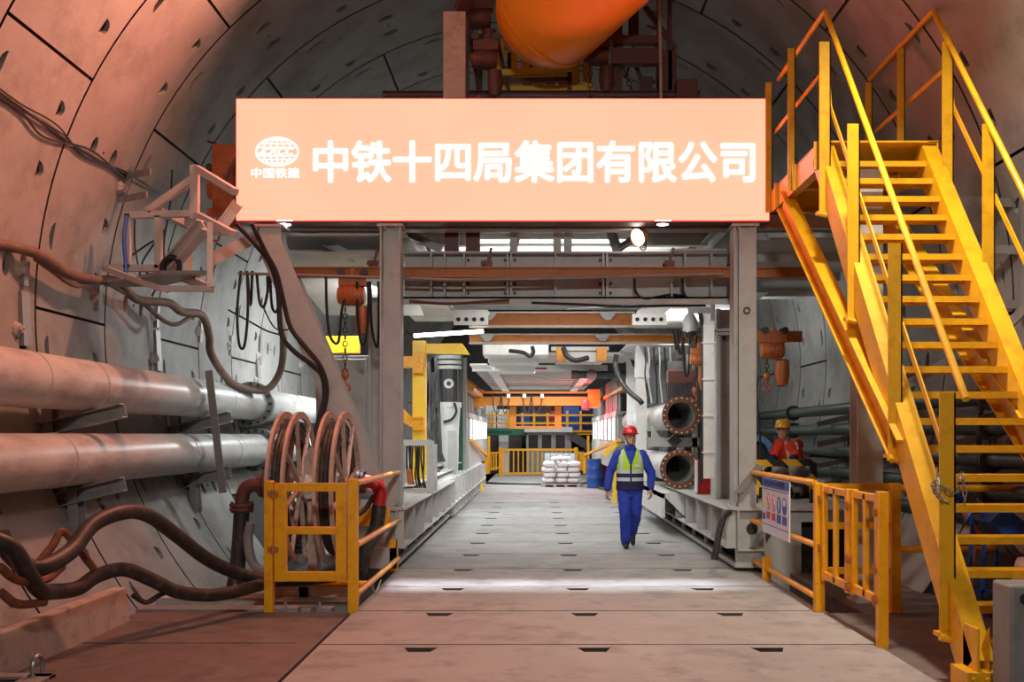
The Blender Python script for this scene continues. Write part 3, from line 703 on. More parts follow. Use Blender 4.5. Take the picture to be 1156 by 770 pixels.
festoon([(403, 318, 12.2), (404, 360, 12.2), (408, 388, 12.2), (414, 380, 12.2), (416, 340, 12.2), (415, 318, 12.2)], 'festoon loop behind the orange hoist on the left')
festoon([(418, 318, 12.25), (420, 370, 12.25), (426, 392, 12.25), (428, 350, 12.25), (427, 318, 12.25)], 'festoon loop touching the left column')
for i, (x, b) in enumerate(((764, 400), (771, 425), (778, 410), (785, 430), (760, 395))):
    cable('festoon_cable', ('festoon loop by the inner right column, shortest', 'long festoon loop second by the inner right column', 'festoon loop third by the inner right column', 'longest festoon loop nearest the inner right column', 'festoon loop furthest left by the inner right column')[i], 'cable',
          [(x, 372, 16.0), (x+1, b-15, 16.0), (x+4, b, 16.0), (x+7, b-15, 16.0), (x+8, 374, 16.0)], .022, m_cable, 6, 'festoon cables')
# ------------------------------------------------------------------ ptz camera, floodlights
c = P(779, 372, 13.6); t = thing('dome_camera', 'dark dome security camera on a bracket at the inner right column', 'camera', c)
mb = MB(); mb.lathe([(0, .22), (.06, .21), (.1, .12), (.105, 0), (.1, -.03)], c, n=20); mb.build('housing', m_greyd, t)
mb = MB(); mb.ball(c+V((0, 0, -.04)), .095, n=18, k=10); mb.build('lens_dome', m_glass, t)
mb = MB(); mb.bx(c.x-.03, c.x+.30, c.y-.03, c.y+.03, c.z+.22, c.z+.30); mb.bx(c.x+.28, c.x+.33, c.y-.07, c.y+.07, c.z+.12, c.z+.4); mb.build('bracket', m_greyd, t)
c = P(720, 268, 12.4); t = thing('work_light', 'glowing round work light hung below the sign right of centre', 'lamp', c)
d = V((-.7, -.55, -.35)).normalized()
mb = MB(); mb.lathe([(0, .02), (.09, .015), (.105, 0)], c, d, 18); mb.build('lens', m_lamp, t)
mb = MB(); mb.lathe([(.115, .01), (.12, -.02), (.06, -.12), (.04, -.16), (0, -.16)], c, d, 18); mb.bar(c+V((0, .06, .1)), c+V((0, .06, .35)), .04); mb.build('housing', m_brown, t)
mb = MB(); 
for k in range(3): mb.ring(c-d*.1+V((0, .05, -.06-k*.03)), d, .06, .008, 14, 5)
mb.build('cable_coil', m_dark, t)
for px, lab in ((322, 'small lit lamp under the sign near its left end'), (748, 'small lit lamp under the sign near its right end')):
    c = P(px, 249, 12.15); t = thing('downlight', lab, 'lamp', c)
    mb = MB(); mb.lathe([(0, -.06), (.07, -.05), (.1, -.01), (.1, 0)], c, n=16); mb.build('lens', m_lamp, t)
    mb = MB(); mb.lathe([(.105, -.01), (.11, .03), (.05, .06), (0, .06)], c, n=16); mb.build('housing', m_greyd, t)
# ------------------------------------------------------------------ left side: big pipes, brackets, hoses
def big_pipe(label, z, yfl, bands, r=.26, x=-4.62):
    t = thing('slurry_pipe', label, 'pipe', (x, 12, z-r), 'white slurry pipes on the left wall')
    MB().cyl((x, -3, z), (x, 29, z), r, n=48).build('pipe', m_pipe, t)
    for y in yfl:
        mb = MB()
        for dy in (-.03, .03): mb.ring((x, y+dy, z), (0, 1, 0), r+.05, 0, 40, sq=(.10, .05))
        fg = mb.build('flange', m_greyd, t)
        mb = MB()
        for k in range(16):
            a = 2*PI*k/16; q = V((x+(r+.06)*math.cos(a), y, z+(r+.06)*math.sin(a)))
            mb.cyl(q+V((0, -.1, 0)), q+V((0, .1, 0)), .026, n=6)
        mb.build('flange_bolts', m_dark, fg)
    for y in bands: MB().ring((x, y, z), (0, 1, 0), r+.001, 0, 40, sq=(.012, .03)).build('weld_seam', m_pipe, t)
    return t
big_pipe('upper of two big white pipes along the left wall', 2.155, (16.2, 22.5), (9.0, 10.2, 14.5, 18.7))
big_pipe('lower of two big white pipes along the left wall', 1.405, (16.5, 22.8), (9.5, 12.9, 14.8))
# steel shelf arms carrying the pipes
for y, z, lab in ((10.2, 1.88, 'steel shelf arm under the upper left pipe, nearest'), (13.75, 1.88, 'steel shelf arm under the upper left pipe, by the leaning bar'), (10.2, 1.13, 'steel shelf arm under the lower left pipe, nearest'), (13.75, 1.13, 'steel shelf arm under the lower left pipe, behind the leaning bar'), (17.4, 1.88, 'steel shelf arm under the upper left pipe, beyond the flange'), (7.0, 1.88, 'steel shelf arm under the upper left pipe, nearest end of the pipe')):
    t = thing('pipe_bracket', lab, 'bracket', (-4.9, y, z-.3), 'shelf arms under the left pipes')
    MB().chan((-5.06, y, z-.19), (-4.20, y, z+.02), .145, .13, .012, 1).build('arm', m_galv, t)
    mb = MB(); wx = TX-math.sqrt(TR**2-(z-.15-TZ)**2); mb.chan((wx+.12, y, z-.55), (wx+.06, y, z+.2), .17, .1, .012, -1, up=(0, 1, 0)); mb.bx(wx+.04, wx+.16, y+.1, y+.13, z-.28, z-.05); mb.build('wall_post', m_galv, t)
t = MB(); t.angle((-4.17, 13.1, .88), (-4.34, 13.05, 2.49), .10, .012, -1, 1, up=(0, 1, 0))
tag(t.build('leaning_angle_bar', m_greyd), 'grey steel angle bar standing against the two left pipes', 'bar')
# plastered bolt brackets on the left lining
def wall_at(px, py):                              # where the line of sight through a pixel meets the lining
    ux, uz = (px-VX)/F, -(py-VY)/F; A = ux*ux+uz*uz; B = 2*(ux*(-TX)+uz*(H-TZ)); Cc = TX*TX+(H-TZ)**2-TR*TR
    y = (-B+math.sqrt(B*B-4*A*Cc))/(2*A); return V((ux*y, y, H+uz*y))
bl = [(20, 303, 0), (18, 372, 1), (105, 335, 0), (135, 212, 2), (172, 405, 1), (172, 356, 0), (222, 374, 0), (257, 390, 0), (290, 402, 1), (288, 430, 1), (338, 412, 0), (355, 420, 0)]
nmz = ['under the fat hose, nearest', 'with angle post above the upper pipe, nearest', 'below the hose bend, left wall', 'with two strips beside the hanging platform', 'with angle post above the upper pipe, mid left', 'under the grey hose clamp, left wall', 'at the hose bend near the gantry', 'small, right of the hose drop', 'with angle post behind the upper pipe flange', 'low beside the grey hose loop', 'behind the raking brace, upper', 'behind the raking brace, lower']
for (px, py, kd), nn in zip(bl, nmz):
    p = wall_at(px, py); n = V((TX-p.x, 0, TZ-p.z)).normalized(); t = thing('anchor_bracket', 'whitish plastered anchor bolt bracket '+nn, 'bracket', p, 'anchor brackets on the left wall')
    u = V((-n.z, 0, n.x)); u = u if u.z > 0 else -u
    mb = MB(); mb.lathe([(.085, -.02), (.08, .015), (.06, .04), (.045, .05), (.04, .075), (.0, .08)], p, n, 14)
    for v in mb.bm.verts: v.co += V((random.uniform(-.008, .008), random.uniform(-.008, .008), random.uniform(-.008, .008)))
    mb.build('plaster_lump', m_kerb, t)
    q = p+n*.05+V((0, .05, 0))
    if kd == 2:
        MB().bar(q+V((0, -.05, .15)), q+V((.38, -.2, .17)), .02, .08).build('strip', m_galv, t); MB().bar(q+V((0, -.05, -.12)), q+V((.34, -.2, -.10)), .02, .08).build('strip', m_galv, t); MB().bar(q-u*.16, q+u*.3, .05, .02, up=(0, 1, 0)).build('angle_post', m_galv, t)
    else: MB().angle(q-u*(.16), q+u*(.18+.22*kd), .16 if kd else .09, .012, 1, 1, up=(0, 1, 0)).build('angle_post', m_galv, t)
def wcable(n, l, c, pts, *a): return cable(n, l, c, [(x, y, q*1.1) for x, y, q in pts], *a)   # along the lining
def lcable(n, l, c, pts, r, m, k=8, grp=None):
    q = []
    for x, y, _ in pts: p = wall_at(x, y); q.append(p+V((TX-p.x, 0, TZ-p.z)).normalized()*.035)
    return tag(MB().tube(q, r, k).build(n, m), l, c, grp)
# hoses on the left wall
wcable('wall_hose', 'fat dusty hose drooping along the left wall from the frame edge', 'hose', [(-30, 272, 8.6), (10, 278, 8.9), (45, 288, 9.2), (75, 308, 9.7), (105, 316, 10.2), (133, 318, 10.7), (155, 338, 11.2), (190, 342, 11.7), (205, 352, 12.0), (228, 356, 12.3), (236, 378, 12.4), (238, 398, 12.6), (252, 422, 12.9), (268, 436, 13.3), (300, 440, 14.2), (316, 420, 14.2), (320, 390, 13.6), (318, 350, 13.2), (314, 310, 12.9)], .055, m_hosebr, 12)
wcable('wall_hose', 'thin second hose sagging below the fat hose on the left wall', 'hose', [(40, 292, 9.25), (60, 306, 9.5), (85, 322, 9.9), (115, 318, 10.4), (140, 330, 10.9), (160, 341, 11.3), (185, 362, 11.8), (200, 366, 12.0), (215, 358, 12.2), (228, 354, 12.35)], .03, m_hosebr, 8)
for i, (dx, dy, r) in enumerate(((0, 0, .012), (3, -3, .009), (-4, 4, .012), (6, 2, .008))):
    lcable('wall_cable', ('black cable slanting down the lining, lowest of the bundle at upper left', 'thin black cable waving above the bundle at upper left', 'black cable at the underside of the bundle, upper left', 'thinnest black cable in the bundle, upper left')[i], 'cable', [(-20+dx, 92+dy, 8.3), (20, 120+dy*1.3, 8.7), (55+dx*2, 146+dy*2, 9.3), (95-dx, 172-dy, 10.1), (135, 194+dy, 10.9), (150, 200, 11.3), (178, 218, 12.0)], r, m_cable, 6, 'cables along the upper left lining')
wcable('loose_cable', 'black cable arching up from the hanging platform to the lining', 'cable', [(160, 320, 11.0), (152, 270, 11.2), (158, 222, 11.6), (190, 190, 12.0), (205, 165, 12.4), (225, 158, 12.4), (262, 168, 12.2)], .012, m_cable, 6)
wcable('loose_cable', 'black cable hanging vertically inside the platform', 'cable', [(190, 330, 11.3), (185, 280, 11.4), (192, 230, 11.6), (195, 180, 12.0), (198, 150, 12.6)], .012, m_cable, 6)
wcable('loose_cable', 'black cable sagging across the back of the platform', 'cable', [(146, 290, 11.5), (175, 272, 11.6), (160, 300, 11.6), (178, 318, 11.6), (172, 334, 11.4)], .014, m_cable, 6)
# twin dark cables from the sign corner down beside the brace
cable('power_cable', 'dark cable falling from the lower left sign corner along the brace', 'cable', [(266, 252, 11.6), (290, 278, 11.8), (306, 300, 11.95), (314, 330, 12.0), (317, 375, 12.0), (330, 395, 12.0), (352, 412, 12.0), (364, 425, 12.0), (366, 450, 12.0), (358, 480, 11.9), (354, 510, 11.8)], .03, m_cable)
cable('power_cable', 'second dark cable beside it from under the sign to the reels', 'cable', [(284, 252, 11.6), (300, 285, 11.8), (312, 308, 11.9), (320, 340, 11.95), (328, 370, 11.95), (345, 392, 11.95), (362, 414, 11.95), (369, 440, 11.95), (364, 470, 11.9), (360, 505, 11.8)], .028, m_cable)
cable('thin_cable', 'thin black cable bowing from the wall to the brace, left', 'cable', [(296, 345, 13.0), (310, 370, 12.9), (325, 372, 12.6), (338, 365, 12.3)], .01, m_cable, 6)
cable('thin_cable', 'thin black cable sagging across the left wall below the monorail', 'cable', [(258, 350, 13.2), (280, 362, 13.0), (300, 373, 12.9), (316, 378, 12.8)], .012, m_cable, 6)
# floor hoses, lower left
cable('floor_hose', 'thick black hose arching high over the kerb to the reels', 'hose', [(0, 604, 6.6), (14, 628, 6.7), (32, 640, 6.9), (50, 640, 7.0), (80, 622, 7.3), (105, 592, 7.6), (140, 578, 7.9), (168, 582, 8.2), (200, 605, 8.6), (235, 632, 9.0), (270, 648, 9.4), (300, 655, 9.6), (340, 655, 9.8), (380, 650, 10.0)], .062, m_rubber, 14)
cable('floor_hose', 'thick black hose lying lower behind the kerb towards the reels', 'hose', [(-20, 606, 6.3), (12, 618, 6.4), (30, 645, 6.6), (45, 666, 6.8), (62, 668, 7.2), (88, 664, 7.5), (110, 650, 7.8), (140, 643, 8.0), (172, 655, 8.2), (200, 668, 8.4), (235, 672, 8.7), (265, 668, 9.0), (295, 660, 9.4)], .058, m_rubber, 14)
cable('floor_hose', 'thin dark hose curling beside the bright lining foot', 'hose', [(150, 672, 8.0), (165, 680, 8.1), (180, 672, 8.3), (190, 668, 8.5)], .022, m_rubber, 8)
for i, pts in enumerate((((0, 640, 6.3), (20, 655, 6.5), (50, 655, 6.9), (70, 640, 7.2)), ((40, 640, 7.2), (60, 615, 7.4), (70, 600, 7.5), (85, 615, 7.6), (108, 645, 7.8)), ((0, 668, 6.5), (20, 682, 6.6), (50, 680, 6.9)))):
    cable('rusty_strap', ('flat rusty strap curving behind the hoses at the left edge', 'rusty strap bent over against the lining foot', 'lowest rusty strap behind the kerb')[i], 'strap', pts, .03, m_rust, 8)
# steel bits on the pit edge
t = MB(); t.bx(-3.2, -2.0, 9.32, 9.4, -.3, -.03)
for x in (-2.3, -1.98): t.bx(x-.06, x+.06, 9.36, 9.5, -.1, .02); t.bx(x-.06, x-.04, 9.34, 9.36, -.1, .08)
tag(t.build('pit_edge_angle', m_galv), 'rusted angle clips along the pit edge behind the gate', 'bracket')
tag(MB().bx(-3.9, -2.2, 9.7, 9.95, -.12, -.05).build('loose_plate', m_galv, bevel=.004), 'loose grey steel plate lying beneath the hoses', 'plate')
tag(MB().bx(-3.9, -2.75, 10.2, 10.8, -.12, -.02).build('loose_plate', m_kerb, bevel=.004), 'pale loose plate on the pit floor left of the reels', 'plate')
tag(MB().bx(-3.6, -1.9, 10.25, 11.75, -.5, -.06).build('reel_plinth', m_greyd, bevel=.01), 'dark steel plinth carrying the hose reels', 'plinth')
# bin with lifting eye, lower left corner
t = thing('steel_skip', 'grey steel skip with lifting eye at the lower left corner', 'skip', (-3.2, 5.7, -.05))
mb = MB(); x0, x1, y0, y1, zt = -3.45, -2.86, 5.35, 5.85, .30
mb.prism([(0, 0), (.50, 0), (.55, .27), (-.05, .27)], (-3.5, y0, -.04), (1, 0, 0), (0, 0, 1), (0, .02, 0)); mb.prism([(0, 0), (.50, 0), (.55, .27), (-.05, .27)], (-3.5, y1, -.04), (1, 0, 0), (0, 0, 1), (0, .02, 0))
mb.faces([(-3.0, y0, -.04), (-3.0, y1, -.04), (-2.95, y1, .23), (-2.95, y0, .23)], [(0, 1, 2, 3)]); mb.faces([(-3.5, y0, -.04), (-3.5, y1, -.04), (-3.55, y1, .23), (-3.55, y0, .23)], [(0, 1, 2, 3)])
mb.faces([(-3.0, y0, -.04), (-3.0, y1, -.04), (-3.5, y1, -.04), (-3.5, y0, -.04)], [(0, 1, 2, 3)])
mb.build('body', m_greyd, t)
mb = MB(); mb.bx(-2.98, -2.84, y0-.04, y1+.04, .22, .24); mb.bx(-3.64, -3.52, y0-.04, y1+.04, .22, .24); mb.bx(-3.6, -2.84, y0-.05, y0+.04, .22, .24); mb.bx(-3.6, -2.84, y1-.04, y1+.05, .22, .24); mb.build('rim', m_galv, t, bevel=.003)
mb = MB(); mb.tube([(-2.93, y1-.05, .23), (-2.93, y1-.05, .31), (-2.93, y1-.02, .345), (-2.93, y1+.03, .345), (-2.93, y1+.06, .31), (-2.93, y1+.06, .23)], .014, 8); mb.build('lifting_eye', m_steel, t)

# ------------------------------------------------------------------ hose reels
def reel(label, xa, xb, yc=11.0, zc=1.07, R=.83):
    t = thing('hose_reel', label, 'reel', ((xa+xb)/2, yc, zc-R), 'hose reels behind the gate')
    for x in (xa, xb):
        mb = MB(); mb.ring((x, yc, zc), (1, 0, 0), R-.03, 0, 56, sq=(.075, .035)); rm = mb.build('rim', m_reel, t)
        for k in range(8):
            a = 2*PI*k/8+.25; o = V((0, math.cos(a), math.sin(a))); MB().bar(V((x, yc, zc))+o*.08, V((x, yc, zc))+o*(R-.05), .03, .045, up=(1, 0, 0)).build('spoke', m_reel, rm)
        MB().cyl((x-.03, yc, zc), (x+.03, yc, zc), .13, n=20).build('hub', m_reel, rm)
    mb = MB(); n = 3; w = xb-xa-.05
    for lay in range(3):
        for i in range(n): mb.ring((xa+.025+w*(i+.5)/n, yc, zc), (1, 0, 0), R-.24+lay*.06, .031, 48, 7)
    mb.build('wound_hose', m_rubber, t)
    mb = MB(); mb.ring((xb-.02, yc, zc), (1, 0, 0), R-.28, 0, 48, sq=(.03, .02)); mb.build('drum', m_maroon, t)
    return t
reel('left hose reel with dusty rims behind the closed yellow gate', -2.76, -2.60)
reel('right hose reel with dusty rims beside the grey column', -2.27, -2.10)
t = thing('reel_stand', 'dusty stand and axle pipe joining the two hose reels', 'stand', (-2.45, 11, -.06))
MB().cyl((-3.0, 11, 1.07), (-1.95, 11, 1.07), .05, n=16).build('axle', m_maroon, t)
mb = MB()
mb.bx(-2.50, -2.40, 10.9, 11.1, -.06, 1.1); mb.prism([(-.10, 0), (.10, 0), (.075, .42), (.0, .56), (-.075, .42)], (-2.45, 10.84, .98), (1, 0, 0), (0, 0, 1), (0, .05, 0)); mb.bx(-3.2, -1.95, 10.5, 10.6, -.06, .06); mb.bx(-3.2, -1.95, 11.4, 11.5, -.06, .06); mb.bx(-2.5, -2.4, 10.5, 11.5, -.06, .06); mb.build('frame', m_reel, t)
for q, lab in (((-2.18, 10.72, 1.26), 'white plastic rag on the right hose reel hub'), ((-2.47, 10.78, 1.08), 'white plastic rag stuffed between the two hose reels')):
    mb = MB(); mb.ball(q, .1, (.7, .7, 1.3), 10, 8)
    for v in mb.bm.verts: v.co += V((random.uniform(-.02, .02), random.uniform(-.02, .02), random.uniform(-.02, .02)))
    tag(mb.build('white_rag', m_bag), lab, 'rag')
def elbow(label, pts, r, fl, mat):
    t = thing('pipe_elbow', label, 'pipe', pts[-1])
    MB().tube(pts, r, 16, 8).build('elbow', mat, t)
    mb = MB()
    for q, ax in fl:
        for o in (-.022, .022): mb.cyl(V(q)+V(ax)*(o-.016), V(q)+V(ax)*(o+.016), r*1.75, n=20)
        for k in range(8):
            x, y, d = frame(V(ax)); w = x*math.cos(k*PI/4)+y*math.sin(k*PI/4); mb.cyl(V(q)+w*r*1.45-V(ax)*.06, V(q)+w*r*1.45+V(ax)*.06, .014, n=6)
    mb.build('flange', m_maroon if mat != m_red else m_dark, t); return t
elbow('dusty red pipe elbow left of the hose reels', [(-2.95, 10.9, 1.10), (-3.08, 10.9, 1.10), (-3.17, 10.9, 1.07), (-3.21, 10.9, .98), (-3.22, 10.9, .86)], .075, [((-2.98, 10.9, 1.10), (1, 0, 0)), ((-3.22, 10.9, .86), (0, 0, 1))], m_maroon)
tag(MB().tube([(-3.22, 10.9, .84), (-3.24, 10.9, .5), (-3.27, 10.9, .2), (-3.3, 10.85, -.08)], .085, 14).build('drop_hose', m_rubber), 'fat black hose dropping from the left red elbow', 'hose')
elbow('bright red pipe elbow between reels and grey column', [(-2.0, 11.2, 1.12), (-1.9, 11.2, 1.13), (-1.80, 11.2, 1.10), (-1.75, 11.2, 1.0), (-1.76, 11.2, .86)], .075, [((-1.97, 11.2, 1.12), (1, 0, 0))], m_red)
tag(MB().tube([(-1.76, 11.2, .86), (-1.80, 11.2, .6), (-1.92, 11.2, .35), (-1.98, 11.2, -.05)], .08, 14).build('drop_hose', m_rubber), 'fat black hose dropping from the bright red elbow', 'hose')
cable('looped_hose', 'grey hose curving down left of the gate post', 'hose', [(283, 590, 10.7), (280, 610, 10.7), (285, 635, 10.6), (300, 648, 10.5)], .05, m_greyd, 12)
cable('looped_hose', 'black hose bowing under the red elbow', 'hose', [(422, 560, 11.2), (412, 575, 11.1), (400, 582, 11.0), (385, 580, 11.0)], .03, m_rubber, 10)
cable('tie_rope', 'thin pale rope hanging from the lowest left rail', 'rope', [(400, 690, 9.3), (408, 668, 9.6), (418, 660, 10.2), (424, 668, 10.4), (430, 655, 10.8)], .008, m_refl, 6)

# ------------------------------------------------------------------ hanging platform left of the sign
t = thing('work_platform', 'grey steel work platform bracketed off the wall left of the sign', 'platform', (-4.6, 11.6, 3.4))
ya, yb = 11.5, 12.9                                # near and far edges of its deck
zf = P(150, 300, ya).z
def at(px, y, z=None, py=None): return V(((px-VX)*y/F, y, zf if z is None else z)) if py is None else P(px, py, y)
XL, XR = P(118, 0, ya).x, P(182, 0, ya).x          # deck corners in plan: it runs back along the lining
def sq(a, b, w=.075, nm='frame_bar', mt=None): return MB().bar(a, b, w, w).build(nm, mt or m_grey, t)
A, B, Cc, D = P(118, 303, 11.5), P(182, 303, 11.5), P(238, 326, 10.6), P(182, 326, 10.6)
mb = MB(); mb.prism([(A.x, 11.5), (B.x, 11.5), (Cc.x, 10.6), (D.x, 10.6)], (0, 0, (A.z+Cc.z)/2-.03), (1, 0, 0), (0, 1, 0), (0, 0, .04)); mb.build('deck', m_greyd, t)
sq(A, B); sq(B, Cc, .085); sq(D, Cc, .06); sq(A, D, .06)
sq(P(144, 242, 11.5), P(144, 303, 11.5)); sq(P(179, 244, 11.5), P(179, 303, 11.5)); sq(P(142, 243, 11.5), P(224, 241, 11.5)); sq(P(220, 187, 11.5), P(220, 248, 11.5), .09)
sq(P(222, 190, 11.5), P(266, 217, 11.0)); sq(P(222, 243, 11.5), P(264, 265, 11.0), .085); sq(P(218, 202, 11.5), P(167, 238, 11.5)); sq(P(237, 252, 10.7), P(237, 325, 10.6), .06)
sq(P(213, 262, 12.4), P(213, 310, 12.0)); sq(P(180, 238, 11.6), P(236, 266, 12.2)); sq(P(212, 250, 11.6), P(250, 262, 11.2), .09)
MB().ibeam(P(186, 306, 11.3), P(230, 254, 11.0), .15, .13, .016).build('strut', m_grey, t)
MB().ibeam(P(248, 258, 11.6), P(268, 230, 11.7), .13, .11, .016).build('strut', m_grey, t)
MB().tube([P(143, 243, 11.4), P(140, 270, 11.4), P(142, 300, 11.4), P(141, 318, 11.4)], .022, 8).build('strap', m_sblue, t)
MB().bar(P(238, 293, 11.9), P(300, 262, 12.3), .02, .15).build('tie_plate', m_grey, t)
t = MB(); c = P(193, 302, 11.2); t.ring(c, (.3, 1, 0), .12, .028, 20, 6); t.ring(c+V((.02, -.04, 0)), (.3, 1, 0), .1, .028, 20, 6)
tag(t.build('cable_coil', m_cable), 'coil of black cable lying on the hanging platform', 'cable coil')
hoist('chain_hoist', 'dark orange hoist half hidden by the left end of the sign', P(250, 214, 12.8), 1.0, .3)
t = thing('hoist_bracket', 'orange steel bracket just left of the sign', 'bracket', P(250, 240, 12.7))
A = P(252, 245, 12.7); MB().bar(P(254, 240, 12.7), P(254, 165, 12.7), .26, .2, up=(0, 1, 0)).build('post', m_hoist, t); MB().bar(P(235, 240, 12.6), P(270, 240, 12.6), .1).build('foot', m_hoist, t); MB().bar(P(246, 204, 12.4), P(268, 168, 12.4), .1).build('strut', m_hoist, t)
# ------------------------------------------------------------------ right side: flanged pipes, racks, wall pipes
def flanged(label, x, z, y0, y1, r):
    t = thing('flanged_pipe', label, 'pipe', (x, y0, z-r), 'flanged pipes on the right deck')
    MB().pipe((x, y0, z), (x, y1, z), r, .02, 40).build('pipe', m_pipe, t)
    fg = MB().pipe((x, y0-.05, z), (x, y0, z), r+.075, .085, 40).build('flange', m_rust, t)
    mb = MB(); mb.pipe((x, y0-.048, z), (x, y0+2.5, z), r-.012, .006, 40); mb.build('rusty_bore', m_rust, t)
    for k in range(20): a = 2*PI*k/20; MB().cyl((x+(r+.045)*math.cos(a), y0-.062, z+(r+.045)*math.sin(a)), (x+(r+.045)*math.cos(a), y0-.05, z+(r+.045)*math.sin(a)), .013, n=8).build('bolt_hole', m_white, fg)
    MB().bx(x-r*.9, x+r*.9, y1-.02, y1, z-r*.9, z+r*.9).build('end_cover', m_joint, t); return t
Y_ = 16.5
a = P(769, 469, Y_); b = P(767, 529.5, Y_)
flanged('upper flanged pipe with rusty open end right of the walking man', a.x, a.z, Y_, 25, .245)
flanged('lower flanged pipe with rusty open end beside the red box', b.x, b.z, Y_, 25, .25)
rk = thing('pipe_rack', 'grey steel rack holding the two flanged pipes', 'rack', (2.45, 19, .76))
for y in (17.6, 19.4, 22.2):
    mb = MB(); mb.bx(2.0, 2.9, y, y+.12, 1.44, 1.60); mb.bx(2.04, 2.12, y, y+.1, .76, 1.45) if y > 18 else None; mb.bx(2.5, 2.62, y, y+.1, 1.34, 1.45); mb.bx(2.76, 2.86, y, y+.1, .76, 1.9)
    mb.bx(2.05, 2.85, y, y+.1, .76, .82); mb.prism([(0, 0), (.16, 0), (0, .22)], (2.05, y, 1.6), (1, 0, 0), (0, 0, 1), (0, .1, 0)); mb.build('support_frame', m_grey, rk)
t = MB(); t.box((2.42, 17.4, 1.55), (.18, .1, .18), Euler((0, .8, 0)))
tag(t.build('timber_wedge', m_dark), 'dark wedge block set cornerwise between the two flanged pipes', 'block')
c0 = P(788, 558, 14.9); t = thing('extinguisher_box', 'red fire extinguisher box with small yellow sticker on the right deck', 'box', (2.53, 15.0, .76))
MB().bx(2.42, 2.62, 14.9, 15.12, .76, 1.27).build('cabinet', m_red, t, bevel=.012)
MB().bx(2.48, 2.56, 14.893, 14.9, 1.12, 1.155).build('sticker', m_syel, t)
MB().bx(2.405, 2.42, 14.88, 15.1, .78, 1.27).build('door_edge', m_white, t)
# stuff on the right deck front edge
t = MB(); t.bx(2.05, 2.42, 16.2, 20.0, .62, .70); t.bx(2.05, 2.1, 16.2, 20, .3, .7); t.prism([(0, 0), (.3, 0), (.3, -.3)], (2.12, 16.2, .62), (1, 0, 0), (0, 0, 1), (0, .05, 0))
tag(t.build('side_step', m_white), 'white folded step plate along the inner edge of the right deck', 'step')
cable('deck_hose', 'black hose curving over the right deck edge to the floor', 'hose', [(828, 577, 12.2), (818, 582, 11.85), (812, 600, 11.75), (809, 618, 11.7), (806, 632, 11.7)], .04, m_rubber, 10)
cable('hanging_cable', 'thin black cable hanging beside the right column', 'cable', [(856, 425, 13.2), (854, 445, 13.2), (857, 480, 13.2), (859, 515, 13.2)], .014, m_cable, 6)
cable('tray_cable', 'black cable bundle on the inner right column', 'cable', [(790, 352, 13.6), (793, 372, 13.65), (794, 420, 13.65), (795, 470, 13.65), (793, 500, 13.65), (791, 545, 13.65)], .03, m_cable, 8)
t = MB(); A, B = P(797, 340, 13.7), P(797, 540, 13.7); t.bx(A.x-.05, A.x+.1, 13.62, 13.7, B.z, A.z)
for z in (1.4, 1.9, 2.4, 2.9, 3.3): t.bx(A.x-.07, A.x+.12, 13.60, 13.62, z, z+.02)
tag(t.build('cable_tray', m_white), 'white cable tray running up the inner right column', 'cable tray')
for i, pts in enumerate((((640, 348, 13.2), (680, 346, 13.0), (720, 343, 13.0), (760, 340, 13.0), (795, 338, 13.2)), ((600, 342, 12.5), (660, 344, 12.5), (700, 346, 12.5), (760, 345, 12.6), (796, 345, 13.0)), ((716, 312, 12.5), (718, 330, 12.5), (730, 337, 12.5), (760, 333, 12.6), (790, 340, 12.8)), ((770, 312, 12.5), (771, 328, 12.5), (776, 340, 12.6)))):
    cable('girder_cable', ('black cable along the underside of the front girder, right half', 'lower black cable clipped below the front girder', 'black cable looping down the girder right of the work light', 'short black cable dropping at the right end of the girder')[i], 'cable', pts, .018, m_cable, 6)
cable('girder_cable', 'sagging dark cable below the girder, left half', 'cable', [(462, 340, 12.4), (485, 342, 12.4), (510, 343, 12.4), (545, 341, 12.4), (575, 339, 12.4)], .02, m_maroon, 6)

for i, (ang_, rr, lab) in enumerate(((21, .085, 'topmost'), (3, .085, 'second from the top'), (-16, .08, 'middle'), (-34, .085, 'second from the bottom'), (-50, .08, 'lowest'))):
    z = 1.65+ang_/361*4.1; z = (2.03, 1.73, 1.40, 1.09, .78)[i]
    t = thing('wall_pipe', lab+' of the five green-grey pipes along the right wall', 'pipe', (4.52, 12, z-rr), 'pipes along the right wall')
    MB().cyl((4.52, 5.5, z), (4.52, 26, z), rr, n=20).build('pipe', m_pipeg, t)
    for y in (9.9, 13.6, 17.5): MB().lathe([(rr, -.045), (rr+.05, -.045), (rr+.05, -.008), (rr+.035, -.004), (rr+.035, .004), (rr+.05, .008), (rr+.05, .045), (rr, .045)], (4.52, y, z), (0, 1, 0), 20).build('coupling', m_dark, t)
for y in (8.4, 10.6, 12.8, 15.0):
    mb = MB(); mb.chan((4.70, y, .2), (4.86, y, 2.5), .14, .08, .01, 1, up=(0, 1, 0))
    for z in (1.88, 1.57, 1.25, .94): mb.chan((4.82, y, z+.06), (4.24, y, z-.07), .08, .06, .01, 1)
    tag(mb.build('wall_pipe_rack', m_galv), {8.4: 'galvanised rack arms holding the right wall pipes behind the stairs', 10.6: 'galvanised rack arms on the right wall beside the support column', 12.8: 'galvanised rack arms on the right wall behind the seated worker', 15.0: 'galvanised rack arms furthest along the right wall'}[y], 'rack', 'rack arms on the right wall')
